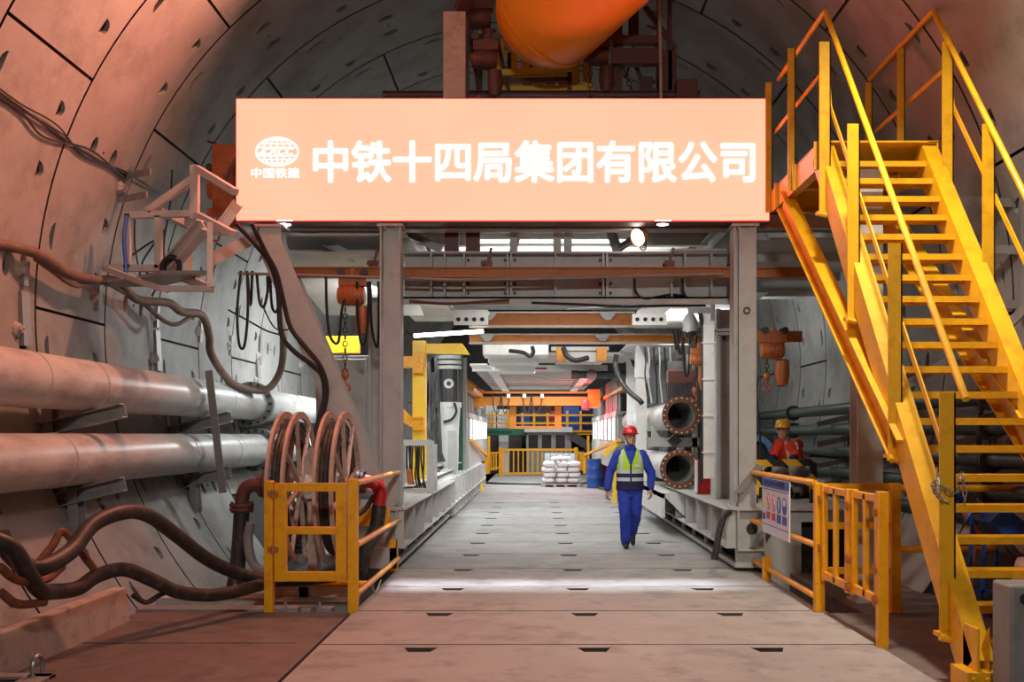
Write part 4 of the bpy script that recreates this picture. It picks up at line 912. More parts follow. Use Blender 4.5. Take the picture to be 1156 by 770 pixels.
# galvanised ties from the landing side to the lining
t = MB()
for (xa, ya, xb, yb) in ((1075, 226, 1148, 229), (1080, 278, 1156, 283), (1120, 342, 1156, 344)): t.bar(P(xa, ya, 10.9), P(xb, yb, 10.2), .02, .09)
t.bar(P(1120, 385, 10.2), P(1160, 346, 9.8), .03, .1); t.bx(4.92, 4.98, 10.1, 10.16, 2.9, 4.1)
tag(t.build('wall_ties', m_galv), 'grey flat tie bars running from the right lining behind the upper stairs', 'bracket')
t = MB(); t.angle(P(1028, 438, 11.4), P(1100, 395, 11.2), .1, .012)
tag(t.build('diagonal_tie', m_galv), 'grey diagonal angle seen between the middle stair treads', 'bracket')
# hazard barrier and ring machine beside the seated worker
def hz():
    m = M('hazard_stripes', (228, 176, 20), .5); nt = m.node_tree; N = nt.nodes; L = nt.links; b = N['Principled BSDF']
    tc = N.new('ShaderNodeTexCoord'); w = N.new('ShaderNodeTexWave'); w.inputs['Scale'].default_value = 1.6; w.bands_direction = 'DIAGONAL'
    L.new(tc.outputs['Object'], w.inputs['Vector']); r = N.new('ShaderNodeValToRGB'); r.color_ramp.interpolation = 'CONSTANT'
    r.color_ramp.elements[0].color = (.01, .01, .01, 1); r.color_ramp.elements[1].position = .5; r.color_ramp.elements[1].color = lin((228, 176, 20))
    L.new(w.outputs['Fac'], r.inputs[0]); L.new(r.outputs[0], b.inputs['Base Color']); return m
m_haz = hz()
t = thing('hazard_barrier', 'yellow and black striped barrier in front of the seated worker', 'barrier', (3.25, 13, .76))
mb = MB(); A, B = P(850, 523, 13), P(918, 522, 13); mb.bar(A, B, .06, .09); mb.bar(A-V((0, 0, .27)), B-V((0, 0, .27)), .05, .09); mb.bar(A-V((-.05, 0, 0)), (A.x+.02, 13, .76), .08); mb.bar(B, (B.x, 13, .76), .08); mb.bar((A.x+.12, 13, 1.25), (A.x+.02, 13.0, .9), .07); mb.build('frame', m_haz, t)
t = thing('ring_machine', 'big blue ring machine standing behind the right column', 'machine', (2.95, 14.3, .76))
c = P(851, 512, 14.3)
mb = MB(); mb.ring(c, (0, 1, 0), .30, .06, 32, sq=(.06, .25)); mb.build('casing', m_rubber, t)
mb = MB(); mb.ring(c+V((0, -.02, 0)), (0, 1, 0), .225, .05, 32, sq=(.085, .22)); mb.build('blue_ring', m_lblue, t)
mb = MB(); mb.bx(c.x-.3, c.x+.3, 14.1, 14.5, .76, 1.08); mb.cyl(c+V((0, .12, 0)), c+V((0, .18, 0)), .25, n=24); mb.cyl(c+V((.08, -.1, -.05)), c+V((.08, .12, -.05)), .06, n=12); mb.build('base', m_dark, t)
# blue machine under the stairs
t = thing('blue_drill_cart', 'blue steel tool cart tilted behind the lower stairs', 'cart', (4.0, 8.9, -.01))
mb = MB(); a = P(1095, 560, 9.1); b = P(1165, 665, 8.7)
mb.bar(P(1100, 572, 9.0), P(1150, 640, 8.8), .3, .06); mb.bar(P(1090, 556, 9.0), P(1160, 640, 8.6), .03, .05); mb.build('tilted_rack', m_dark, t)
mb = MB(); mb.box(P(1130, 590, 8.75), (.26, .3, .2), Euler((0, .75, 0))); MB().box(P(1085, 566, 9.05), (.26, .1, .05), Euler((0, .75, 0))).build('top_plate', m_blue, t); mb.bar(P(1112, 578, 8.9), (3.98, 8.9, -.01), .03); mb.bar(P(1098, 583, 8.9), (3.86, 8.9, -.01), .03); mb.bar(P(1125, 620, 8.9), (4.1, 8.9, -.01), .03); mb.bar((3.86, 8.9, .25), (4.1, 8.9, .25), .03); mb.build('blue_frame', m_blue, t)
mb = MB(); mb.tube([P(1090, 590, 8.8), P(1096, 578, 8.8), P(1106, 576, 8.8), P(1112, 582, 8.8)], .022, 8); mb.build('bumper', m_blue, t)
mb = MB(); mb.bar(P(1088, 578, 9.1), P(1112, 610, 9.0), .04); mb.bar(P(1102, 570, 9.1), (3.95, 9.1, -.01), .03); mb.build('orange_frame', m_hoist, t)
tag(MB().box((4.2, 8.4, .35), (.3, .3, .5), Euler((.2, .1, 0))).build('white_sack', m_bag, bevel=.06), 'white sheet sack behind the lowest stair treads', 'sack')
t = thing('steel_bollard_plate', 'dusty grey upright steel block with a round hole, right foreground', 'block', (3.2, 6.1, -.012))
mb = MB(); mb.bx(2.86, 3.55, 6.0, 6.25, -.012, .745); mb.build('block', m_greyd, t, bevel=.02); mb = MB(); mb.cyl((2.95, 5.99, .66), (2.95, 6.0, .66), .035, n=16); mb.build('hole', m_joint, t)

# ------------------------------------------------------------------ above the sign
t = thing('ventilation_duct', 'big yellow ventilation duct hanging above the sign', 'duct', (.2, 11, 6.0))
c0 = P(612, 22, 12.6); c1 = c0+V((2.9, -3.4, 1.55))
ax = (c1-c0).normalized()
mb = MB(); mb.lathe([(.0, -.42), (.3, -.40), (.52, -.28), (.66, -.08), (.71, .15), (.72, .5), (.72, 1.5), (.725, 1.55), (.72, 1.6), (.72, 2.9), (.72, 4.2)], c0, ax, 48); mb.build('duct', m_duct, t)
mb = MB()
for q in (.05, 1.55, 3.0): mb.ring(c0+ax*q, ax, .70 if q < .1 else .722, .012, 48, 6)
mb.build('hoop', m_duct, t)
t = thing('mast', 'grey steel column left of the duct, orange sign light put into its colour', 'column', P(515, 110, 12.4))
mb = MB(); A = P(514, 255, 12.6); mb.bx(A.x-.14, A.x+.14, 12.45, 12.7, 4.4, 6.95); mb.build('shaft', m_reel, t, bevel=.008)  # grey column; the tan colour holds the orange light on it
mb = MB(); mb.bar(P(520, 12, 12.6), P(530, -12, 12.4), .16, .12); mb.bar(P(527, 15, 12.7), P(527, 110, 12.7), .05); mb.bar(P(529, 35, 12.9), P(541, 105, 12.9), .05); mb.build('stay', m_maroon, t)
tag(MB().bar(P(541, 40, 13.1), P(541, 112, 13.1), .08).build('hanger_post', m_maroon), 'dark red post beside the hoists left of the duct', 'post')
tag(MB().ibeam(P(432, 106, 12.9), P(790, 106, 12.9), .06, .1, .012).build('top_rail', m_maroon), 'long dark red rail showing just above the sign top', 'rail')
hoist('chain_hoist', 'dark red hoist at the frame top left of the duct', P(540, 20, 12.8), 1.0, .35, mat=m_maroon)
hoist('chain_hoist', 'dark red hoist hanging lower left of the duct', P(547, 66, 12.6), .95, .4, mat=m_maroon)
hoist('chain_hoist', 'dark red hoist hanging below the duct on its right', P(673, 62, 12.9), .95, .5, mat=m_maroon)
t = thing('yellow_cage', 'yellow slatted cage showing between duct and sign', 'cage', P(612, 105, 13.6))
mb = MB()
for px in range(566, 668, 14): mb.bar(P(px, 100+6, 13.7), P(px-2, 45, 13.7), .13, .03, up=(0, 1, 0))
mb.bar(P(560, 100, 13.5), P(668, 100, 13.5), .06); mb.bar(P(560, 84, 13.4), P(640, 80, 13.4), .14, .08); mb.build('slats', m_bright, t)
mb = MB(); mb.bar(P(560, 92, 13.4), P(645, 90, 13.4), .06); mb.bar(P(575, 60, 13.4), P(575, 92, 13.4), .05); mb.bar(P(560, 40, 13.4), P(575, 105, 13.4), .05); mb.bar(P(643, 82, 13.4), P(643, 106, 13.4), .06); mb.build('frame', m_maroon, t)
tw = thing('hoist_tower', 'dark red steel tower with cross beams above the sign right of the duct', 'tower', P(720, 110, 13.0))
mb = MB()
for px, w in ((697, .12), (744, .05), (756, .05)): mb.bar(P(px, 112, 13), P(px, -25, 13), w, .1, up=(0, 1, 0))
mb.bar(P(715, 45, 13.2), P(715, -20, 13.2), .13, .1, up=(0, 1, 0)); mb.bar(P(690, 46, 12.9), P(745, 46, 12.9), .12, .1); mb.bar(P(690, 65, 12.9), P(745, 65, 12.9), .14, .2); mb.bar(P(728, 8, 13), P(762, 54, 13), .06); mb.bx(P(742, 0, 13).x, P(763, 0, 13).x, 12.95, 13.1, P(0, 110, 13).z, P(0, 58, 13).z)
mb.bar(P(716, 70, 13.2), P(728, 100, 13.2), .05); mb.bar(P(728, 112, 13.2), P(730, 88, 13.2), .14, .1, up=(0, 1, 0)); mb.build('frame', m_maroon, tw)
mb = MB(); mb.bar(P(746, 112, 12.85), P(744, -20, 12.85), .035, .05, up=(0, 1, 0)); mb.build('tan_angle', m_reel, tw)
mb = MB(); links([P(702, 72, 12.8), P(708, 88, 12.8), P(715, 106, 12.8)], .03, .008, out=mb); mb.build('chain', m_dark, tw)
tag(MB().bx(P(763, 0, 12.8).x, P(786, 0, 12.8).x, 12.7, 13.0, P(0, 112, 12.8).z, P(0, 92, 12.8).z).build('control_box', m_maroon, bevel=.01), 'dark red box on the sign top right of the tower', 'box')
for i, pts in enumerate((((678, 66, 12.9), (682, 90, 12.9), (687, 108, 12.9)), ((683, 66, 12.9), (690, 80, 12.9), (694, 95, 12.9)))):
    cable('hoist_cable', ('straight dark cable hanging under the right-hand duct hoist', 'bowed dark cable beside the tower, right of the duct')[i], 'cable', pts, .02 if i == 0 else .01, m_maroon, 6)

# ------------------------------------------------------------------ inside the gantry: left deck
dk = thing('left_walkway_deck', 'long pale deck girder along the left side of the roadway', 'deck', (-2.4, 25, .05))
mb = MB(); mb.bx(-3.2, -1.74, 19.62, 32, .72, .76); mb.bx(-1.76, -1.73, 19.62, 32, .28, .74); mb.bx(-1.74, -1.6, 19.62, 32, .28, .3); mb.build('girder', m_white, dk)
mb = MB()
for i in range(13): mb.bx(-1.76, -1.60, 19.7+i, 19.78+i, .08, .74)
mb.bx(-1.68, -1.62, 19.62, 32, .05, .1); mb.build('ribs', m_grey, dk)
dk2 = thing('right_walkway_deck', 'long pale deck girder along the right side of the roadway, far part', 'deck', (3, 28, .05))
mb = MB(); mb.bx(2.45, 4.0, 22.02, 34, .72, .76); mb.bx(2.44, 2.47, 22.02, 34, .28, .74); mb.build('girder', m_white, dk2)
mb = MB()
for i in range(12): mb.bx(2.3, 2.46, 22.1+i, 22.18+i, .08, .74)
mb.build('ribs', m_grey, dk2)
for i, (x, y0, y1, w, h) in enumerate(((-1.98, 15.2, 23, .22, .12), (-2.3, 15.2, 27, .26, .2), (-2.75, 15.0, 25, .3, .3), (-1.95, 24.0, 29.5, .25, .22))):
    tag(MB().chan((x-w/2, y0, .76+h/2), (x-w/2, y1, .76+h/2), h, w, .02, 1).build('steel_channel', m_white, bevel=.003), ('slim white channel lying along the inner edge of the left deck', 'white channel lying second from the edge on the left deck', 'tallest white channel lying at the back of the left deck', 'short white channel at the far end of the left deck')[i], 'channel')
rkf = thing('equipment_frame', 'grey rectangular frame with hanging cables just behind the left column', 'frame', (-1.85, 15.4, .76))
mb = MB()
for x in (-2.07, -1.62): mb.bar((x, 15.3, .76), (x, 15.3, 1.56), .1, .08, up=(0, 1, 0))
mb.bar((-2.1, 15.3, 1.53), (-1.6, 15.3, 1.53), .1, .09); mb.bar((-2.1, 15.3, .80), (-1.6, 15.3, .80), .1, .06)
for x in (-2.07, -1.62): mb.bar((x, 15.9, .76), (x, 15.9, 1.5), .08, .08, up=(0, 1, 0))
mb.build('frame', m_grey, rkf)
mb = MB()
for i in range(9): x = -2.0+.032*i; mb.tube([(x, 15.45, 1.5), (x+random.uniform(-.02, .02), 15.45, 1.25), (x+random.uniform(-.03, .03), 15.5, 1.0), (x+.03, 15.5, .82)], .014, 6)
mb.build('hanging_cables', m_cable, rkf)
tag(MB().bar((-1.93, 15.45, .82), (-1.97, 15.42, 1.12), .07, .1, up=(0, 1, 0)).build('orange_clamp', m_hoist, bevel=.01), 'bright orange clamp leaning in the grey equipment frame', 'clamp')
cr = thing('jib_crane', 'bright yellow jib crane post on the left deck with arm to the right', 'crane', (-2.05, 17.5, .76))
mb = MB(); mb.bx(-2.16, -1.93, 17.4, 17.6, .76, 3.30); mb.build('post', m_bright, cr, bevel=.008)
mb = MB(); A, B = P(481, 394, 17.5), P(524, 394, 17.5); mb.prism([(0, -.08), (B.x-A.x+.1, -.10), (B.x-A.x-.03, .09), (0, .09)], (A.x, 17.43, A.z), (1, 0, 0), (0, 0, 1), (0, .14, 0)); mb.build('jib_arm', m_bright, cr, bevel=.006)
mb = MB(); mb.bx(-2.45, -2.02, 17.3, 17.5, 2.82, 3.02); mb.bx(-2.14, -1.96, 17.25, 17.4, 2.72, 2.84); mb.bx(-2.12, -1.94, 17.33, 17.4, 2.8, 3.1); mb.build('bracket', m_yel, cr, bevel=.004); mb = MB()
mb.prism([(-.15, .35), (0, .2), (.22, .2), (.22, .03), (0, .03), (-.15, .12)], (-2.16, 17.3, 1.75), (1, 0, 0), (0, 0, 1), (0, .1, 0)); mb.bx(-2.14, -1.95, 17.25, 17.4, 1.93, 1.97); mb.bx(-2.14, -1.95, 17.25, 17.4, 1.73, 1.78); mb.build('bracket', m_yel, cr, bevel=.004)
vp = thing('valve_stack', 'tall black and white valve pipe standing beside the yellow crane', 'valve', (-2.05, 24, .76))
x0, y0 = -2.06, 23.6
mb = MB()
for z in (3.48, 3.36, 3.24): mb.cyl((x0, y0, z-.04), (x0, y0, z+.04), .30, n=28)
mb.build('flange_stack', m_white, vp)
mb = MB(); mb.cyl((x0, y0, 2.42), (x0, y0, 3.2), .27, n=32)
for k in range(10): a = k*2*PI/10; mb.bar((x0+.28*math.cos(a), y0+.28*math.sin(a), 2.45), (x0+.28*math.cos(a), y0+.28*math.sin(a), 3.2), .04)
mb.build('valve_body', m_dark, vp)
mb = MB(); mb.ring((x0+.02, y0-.31, 2.85), (0, 1, 0), .085, .035, 20, 8); mb.build('ring_handle', m_white, vp)
mb = MB(); mb.cyl((x0, y0, 2.3), (x0, y0, 2.42), .30, n=28); mb.tube([(x0, y0, 2.32), (x0, y0, 2.0), (x0, y0, 1.6), (x0+.02, y0, 1.2), (x0+.02, y0, .76)], lambda t: .27-.08*t, 24, 6); mb.build('elbow', m_white, vp)
mb = MB(); mb.tube([(x0+.15, y0-.3, 2.4), (x0+.2, y0-.34, 2.2), (x0+.1, y0-.35, 2.02), (x0-.1, y0-.32, 1.95)], .03, 8); mb.build('hose', m_cable, vp)
tag(MB().bx(-2.0, -1.8, 22.6, 22.8, .76, 1.75).build('pedestal', m_grey, bevel=.01), 'grey pedestal below the white valve elbow', 'pedestal')
t = MB(); t.bar((-1.88, 24.6, .76), (-1.88, 24.6, 3.7), .16, .12, up=(0, 1, 0)); t.bar((-2.55, 24.4, 3.6), (-1.84, 24.4, 3.6), .1)
tag(t.build('green_post', m_green), 'slim dark green post behind the valve pipe', 'post')
tag(MB().cyl((-2.62, 21.5, .76), (-2.62, 21.5, 3.3), .05, n=10).build('green_pole', m_pipeg), 'thin grey-green pole between crane and valve pipe', 'pole')
tag(MB().bar((-1.80, 25.2, .76), (-1.80, 25.2, 3.6), .1, .1, up=(0, 1, 0)).build('grey_post', m_grey), 'grey post right of the green post', 'post')
tag(MB().bx(-2.12, -1.76, 26.2, 26.7, .76, 1.48).build('switch_cabinet', m_grey, bevel=.015), 'grey switch cabinet on the left deck before the lit windows', 'cabinet')
mb = MB()
for i in range(16):
    px = random.uniform(483, 493); mb.tube([P(px, 400+random.uniform(0, 30), 21), P(px+random.uniform(-4, 4), 450, 21), P(px+random.uniform(-3, 8), 490, 20.8), P(px+random.uniform(-2, 12), 521, 20.6)], .02, 5, 4)
tag(mb.build('cable_bundle', m_cable), 'tangled bundle of black cables hanging left of the valve pipe', 'cable', kind='stuff')
tag(MB().ball((-2.1, 20.5, .87), .14, (1, 1, .8)).build('black_motor', m_dark), 'small black motor on the left deck below the valve pipe', 'motor')
t = MB(); t.bx(-3.05, -2.3, 13.8, 14.4, .76, 2.75); t.bx(-3.0, -2.35, 13.77, 13.8, 1.3, 2.7)
tag(t.build('grey_cabinet', m_grey, bevel=.01), 'tall grey cabinet between raking brace and left column', 'cabinet')
t = MB(); t.bx(-2.5, -2.35, 13.7, 13.78, 1.25, 1.32); tag(t.build('yellow_label_plate', m_syel), 'small yellow plate on the grey cabinet foot', 'plate')
t = MB(); t.bx(-3.45, -2.6, 14.6, 14.75, 2.85, 3.1); tag(t.build('yellow_lifting_beam', m_bright, bevel=.008), 'short yellow lifting beam hanging behind the left hoist', 'beam')
hoist('chain_hoist', 'small orange and white lever hoist hanging below the yellow lifting beam', P(404, 418, 14.7), .5, .9)

# ------------------------------------------------------------------ cabins with lit windows, roof of the second car, far end
def cabin(label, x, s, y0, y1):
    t = thing('control_cabin', label, 'cabin', (x+s*.8, (y0+y1)/2, .76), 'control cabins along the roadway')
    mb = MB(); mb.bx(x, x+s*1.5, y0, y1, .76, 1.48); mb.bx(x, x+s*1.5, y0, y1, 2.12, 2.25); mb.bx(x+s*.06, x+s*1.5, y0, y1, 1.45, 2.15); mb.build('body', m_grey, t)
    n = 7
    for i in range(n):
        a = y0+.25+(y1-y0-.4)*i/n; b = a+(y1-y0-.4)/n*.52
        wf_ = MB().bx(x-s*.008, x+s*.06, a-.08, a, 1.48, 2.12).bx(x-s*.008, x+s*.06, b, b+.08, 1.48, 2.12).bx(x-s*.008, x+s*.06, a, b, 1.48, 1.52).bx(x-s*.008, x+s*.06, a, b, 2.08, 2.12).build('window_frame', m_grey, t)
        MB().bx(x-s*.006, x+s*.05, a, b, 1.52, 2.08).build('window_pane', m_window, wf_)
    mb = MB(); 
    for i in range(40): y = y0+(y1-y0)*i/40; mb.bx(x+s*(.05 if i % 2 else .1), x+s*.14, y, y+(y1-y0)/40, 2.25, 3.15)
    mb.build('corrugated_screen', m_greyd, t)
cabin('left control cabin with a row of bright lit windows', -1.8, -1, 27, 37)
cabin('right control cabin with a row of bright lit windows', 2.02, 1, 25.2, 36)
r2 = thing('second_car_roof', 'grey corrugated roof of the second gantry car further inside', 'roof', (.2, 28, 3.1))
mb = MB(); n = 56
for i in range(n): y = 23+10.6*i/n; z = 3.17+(.07 if i % 4 < 2 else 0); mb.bx(-1.45, 1.62, y, y+10.6/n+.002, z, z+.02)
mb.build('sheet', m_grey, r2)
mb = MB(); mb.bx(-1.47, 1.65, 22.95, 23.05, 3.12, 3.26)
for x in (-1.0, 1.25): mb.bx(x-.11, x+.11, 23, 33.5, 3.10, 3.14)
mb.build('edge_beam', m_white, r2)
mb = MB(); mb.bx(-.12, .25, 22.93, 22.95, 3.16, 3.2); mb.build('red_mark', m_red, r2)
mb = MB(); mb.prism([(0, 0), (.25, 0), (.25, .08), (0, .4)], (-1.84, 25.6, 2.78), (1, 0, 0), (0, 0, 1), (0, 8, 0)); mb.build('orange_runway', m_orange, r2); MB().prism([(0, 0), (-.3, 0), (-.3, .08), (0, .4)], (2.3, 23.1, 2.7), (1, 0, 0), (0, 0, 1), (0, 10.5, 0)).build('orange_runway', m_orange, r2)
wd = thing('stepped_duct', 'bright white stepped duct under the roof, left of centre', 'duct', (-.4, 20, 3.1))
mb = MB()
for i, (a, b, y, z) in enumerate(((-1.05, .25, 19.6, 3.34), (-.98, .06, 20.4, 3.24), (-.92, -.02, 21.2, 3.12))): mb.bx(a, b, y, y+.9, z-.12, z+.10)
mb.bx(-1.3, -.95, 19.5, 20.5, 3.0, 3.05); mb.build('duct', m_white, wd, bevel=.02)
t = MB(); t.bx(.4, 1.35, 19.8, 20.6, 3.1, 3.32); t.bx(.3, 1.45, 19.75, 19.8, 3.32, 3.4); t.bx(.05, 2.0, 20.6, 22.6, 3.28, 3.36)
tag(t.build('roof_winch_box', m_grey, bevel=.01), 'grey winch box slung under the roof right of the white duct', 'box')
for x in (.5, 1.3): tag(MB().bx(x-.1, x+.1, 19.6, 19.75, 3.1, 3.38).build('orange_lug', m_orange, bevel=.008), 'orange lug plate on the left of the roof winch box' if x < 1 else 'orange lug plate on the right of the roof winch box', 'bracket')
cable('roof_hose', 'black hose knot under the white roof duct', 'hose', [(575, 396, 19.4), (590, 398, 19.3), (598, 402, 19.2), (602, 398, 19.3), (601, 392, 19.4)], .04, m_cable, 8)
cable('roof_hose', 'black hose drooping left of the grey winch box', 'hose', [(636, 393, 19.4), (640, 402, 19.3), (650, 407, 19.3), (664, 404, 19.4)], .05, m_cable, 8)
ws = thing('side_roof_sheet', 'bright white roof sheets over the right deck', 'roof', (2.4, 20, 3.3))
mb = MB()
for i in range(4): mb.bx(1.75, 3.2, 17.6+i*1.3, 18.85+i*1.3, 3.36-.0*i, 3.4)
mb.build('sheet', m_white, ws)
for i in range(3): MB().bar((2.3+.3*i, 17.5, 3.36), (2.3+.3*i, 22.8, 3.36), .05).build('rafter', m_grey, ws)
for i, (px, y, lab) in enumerate(((724, 19.2, 'white tapered column in the right gallery, nearest'), (713, 22.5, 'white tapered column in the right gallery, second'))):
    t = thing('gallery_column', lab, 'column', P(px, 500, y), 'gallery columns'); A = P(px, 430, y)
    mb = MB(); mb.bar((A.x, y, .76), (A.x, y, 2.75), .2, .16, up=(0, 1, 0)); mb.build('shaft', m_white, t)
    mb = MB(); mb.prism([(-.12, 0), (.16, 0), (.12, .25), (-.06, .62), (-.12, .62)], (A.x, y-.1, 2.75), (1, 0, 0), (0, 0, 1), (0, .2, 0)); mb.build('capital', m_white, t)
tag(MB().bx(2.35, 2.65, 23.6, 24.1, 1.9, 2.9).build('green_cabinet', m_pipeg, bevel=.02), 'grey-green upright tank behind the gallery columns', 'tank')
t = MB(); t.bar((2.55, 18.2, .8), (2.55, 18.2, 3.0), .3, .1, up=(0, 1, 0))
for i in range(6): t.bx(2.7+.1*i, 2.78+.1*i, 17.9, 18.0, 1.7, 3.1)
tag(t.build('dark_curtain_panel', m_dark), 'dark hanging panel behind the festoon loops in the right gallery', 'panel')
tag(MB().bx(2.3, 2.75, 17.3, 17.6, 2.55, 2.78).build('red_brown_motor', m_maroon, bevel=.02), 'red-brown motor box high in the right gallery', 'motor')
t = thing('cross_pipe', 'grey-green pipe with red ends crossing under the roof on the right', 'pipe', P(680, 424, 24))
MB().cyl(P(652, 423, 22.6), P(706, 423, 22.6), .085, n=16).build('pipe', m_pipeg, t)
mb = MB(); mb.cyl(P(645, 423, 22.6), P(653, 423, 22.6), .10, n=16); mb.cyl(P(668, 423, 22.3), P(668, 423, 22.9), .12, n=16); mb.tube([P(705, 423, 22.6), P(709, 424, 22.6), P(711, 430, 22.6)], .09, 12); mb.build('red_ends', m_maroon, t)
cable('gallery_hose', 'fat black hose bending down from the roof into the right gallery', 'hose', [(696, 400, 19), (695, 412, 19), (700, 428, 18.8), (710, 442, 18.6), (722, 452, 18.4), (725, 456, 18.4)], .05, m_rubber, 10)
tag(MB().cyl((2.15, 26.0, .0), (2.15, 26.0, 3.1), .05, n=12).build('white_pole', m_white), 'thin white pole standing behind the walking man', 'pole')
for i, px in enumerate((728, 732, 738, 744, 750, 756)):
    cable('gallery_cable', ('leftmost', 'second', 'third', 'fourth', 'fifth', 'rightmost')[i]+' of the pale cables hanging in the right gallery', 'cable', [(px, 392, 18.6), (px+1, 410, 18.6), (px+random.uniform(-3, 3), 425, 18.6), (px+4, 455, 18.6)], .016, m_refl if i % 2 else m_cable, 6, 'gallery cables')

oc_ = thing('overhead_crane', 'orange overhead crane bridging the roadway at the far end', 'crane', (0, 30, 2.5))
A, B = P(541, 451, 30), P(667, 451, 30)
mb = MB(); mb.bx(A.x, B.x, 29.9, 30.1, P(0, 458, 30).z, P(0, 448, 30).z); mb.bx(A.x, B.x, 29.85, 29.95, P(0, 444.5, 30).z, P(0, 442, 30).z); mb.bx(B.x-.1, B.x+.25, 29.6, 31.0, P(0, 460, 30).z, P(0, 440, 30).z); mb.bx(A.x-.2, A.x+.1, 29.6, 31.0, P(0, 460, 30).z, P(0, 440, 30).z); mb.build('girder', m_orange, oc_)
mb = MB(); mb.bx(A.x, B.x, 30.1, 30.2, P(0, 448, 30).z, P(0, 444, 30).z)
for x0, x1 in ((556, 566), (566, 575), (590, 600), (600, 612)): mb.tube([P(x0, 446, 29.8), P(x0+2, 462, 29.8), P((x0+x1)/2, 467, 29.8), P(x1-2, 460, 29.8), P(x1, 446, 29.8)], .02, 6)
mb.build('festoon', m_cable, oc_)
mb = MB()
for px in (574, 592, 612): q = P(px, 447, 29.8); mb.bx(q.x-.05, q.x+.05, 29.75, 29.85, q.z-.06, q.z+.06)
mb.build('festoon_trolley', m_white, oc_)
mb = MB()
for px in (579, 630): q = P(px, 470, 30.5); mb.bx(q.x-.1, q.x+.1, 30.4, 30.7, P(0, 481, 30.5).z, P(0, 459, 30.5).z)
mb.bx(P(575, 0, 30.5).x, P(635, 0, 30.5).x, 30.4, 30.9, P(0, 484, 30.5).z, P(0, 481, 30.5).z); mb.build('crab', m_orange, oc_); MB().bx(P(588, 0, 30.5).x, P(622, 0, 30.5).x, 30.3, 30.8, P(0, 466, 30.5).z, P(0, 459, 30.5).z).build('crab_motor', m_dark, oc_)
t = thing('warning_beacon', 'glowing red warning beacon at the far right end of the overhead crane', 'lamp', P(661, 457, 29.4))
q = P(661, 457, 29.4)
mb = MB(); mb.cyl(q-V((0, 0, .10)), q+V((0, 0, .06)), .12, n=16); mb.ball(q+V((0, 0, .06)), .12, n=14, k=8); mb.build('lens', m_redlamp, t)
mb = MB(); mb.cyl(q-V((0, 0, .16)), q-V((0, 0, .10)), .13, n=16); mb.bar(q+V((0, 0, -.13)), q+V((.1, .6, -.13)), .05); mb.build('base', m_dark, t)
# far end: cabin, banner, boxes, fence, tank, bags, drums
fc = thing('far_cabin', 'grey cabin with three dark windows closing the far end', 'cabin', (.5, 41, 0))
YF = 41.0
def fx(px): return (px-VX)*YF/F
def fz(py): return H-(py-VY)*YF/F
mb = MB(); mb.bx(fx(594), fx(645), YF, YF+2, 0, fz(487)); mb.build('body', m_greyd, fc); mb = MB(); mb.bx(fx(592), fx(646), YF-.3, YF+2.2, fz(488), fz(482)); mb.build('roof', m_grey, fc)
for a in (595, 610, 625.5):
    mb = MB(); mb.bx(fx(a), fx(a+14), YF-.06, YF, fz(508), fz(489)); wf_ = mb.build('window_frame', m_galv, fc); MB().bx(fx(a+1.6), fx(a+12.4), YF-.075, YF-.06, fz(506), fz(491)).build('window_pane', m_glass, wf_)
bn = thing('green_banner', 'green banner board with white lettering at the far left', 'sign', (fx(568), YF+.3, fz(492)))
MB().bx(fx(545), fx(594), YF+.2, YF+.3, fz(491.5), fz(483.5)).build('board', m_green, bn)
put_text('Herrenknecht', fx(551), fx(578), fz(489.6), fz(485.6), YF+.19, 'banner_lettering', m_paper, bn, off=.01)
t = MB(); t.bx(fx(562), fx(573), YF+1, YF+1.5, 0, fz(491)); tag(t.build('far_pillar', m_white, bevel=.02), 'pale pillar under the green banner', 'pillar')
YB = 43.5
def gx(px): return (px-VX)*YB/F
def gz(py): return H-(py-VY)*YB/F
for a, b, c, d, mt, lab in ((538, 560, 488, 455, m_white, 'white container stacked at the far left'), (561, 574, 488, 462, m_paper, 'narrow white container beside the stacked white one'), (586, 598, 481, 466, m_blue, 'blue container behind the crane crab'), (599, 618, 481, 466, m_dark, 'dark container behind the crane crab'), (619, 626, 481, 464, m_red, 'red and white locker far behind the crane'), (636, 654, 488, 459, m_blue, 'blue container below the red beacon, left one'), (655, 672, 488, 459, m_navy, 'purple-blue container below the red beacon, right one')):
    t = thing('far_container', lab, 'container', ((gx(a)+gx(b))/2, YB, gz(c)), 'containers at the far end')
    MB().bx(gx(a), gx(b), YB, YB+1, gz(c), gz(d)).build('shell', mt, t)
    mb = MB(); n = max(2, int((gx(b)-gx(a))/.15))
    for i in range(n): x = gx(a)+(gx(b)-gx(a))*(i+.3)/n; mb.bx(x, x+.05, YB-.03, YB, gz(c)+.05, gz(d)-.05)
    mb.build('ribs', mt, t)
t = MB(); 
for x in (538, 556, 574, 590, 603, 618, 640, 655, 672): t.bx(gx(x)-.05, gx(x)+.05, YB-.5, YB-.4, gz(488), gz(464))
for z in (469, 478, 487): t.bx(gx(538), gx(672), YB-.52, YB-.46, gz(z)-.04, gz(z)+.04)
t.bx(gx(534), gx(676), YB-.4, YB+1.6, gz(491), gz(488))
tag(t.build('far_platform', m_yel), 'yellow railed platform carrying the far containers', 'platform')
t = MB(); t.bx(-3.5, -.6, YF+1.6, YF+1.8, 0, 1.6); tag(t.build('far_machine_block', m_dark), 'dark machinery block behind the far fence on the left', 'machine')
t = MB(); t.bx(1.5, 3.2, YF+.2, YF+1.8, .1, 1.0); t.bar((1.5, YF, 1.6), (2.6, YF-.5, .9), .3); tag(t.build('far_machine_block', m_dark), 'dark machinery block right of the far cabin', 'machine')
ff = thing('far_fence', 'yellow barred fence across the far end of the roadway', 'fence', (.3, 40, 0))
YG = 39.6
def hx(px): return (px-VX)*YG/F
mb = MB()
for z in (.12, 1.06): mb.bx(hx(566), hx(650), YG-.03, YG+.03, z-.04, z+.04)
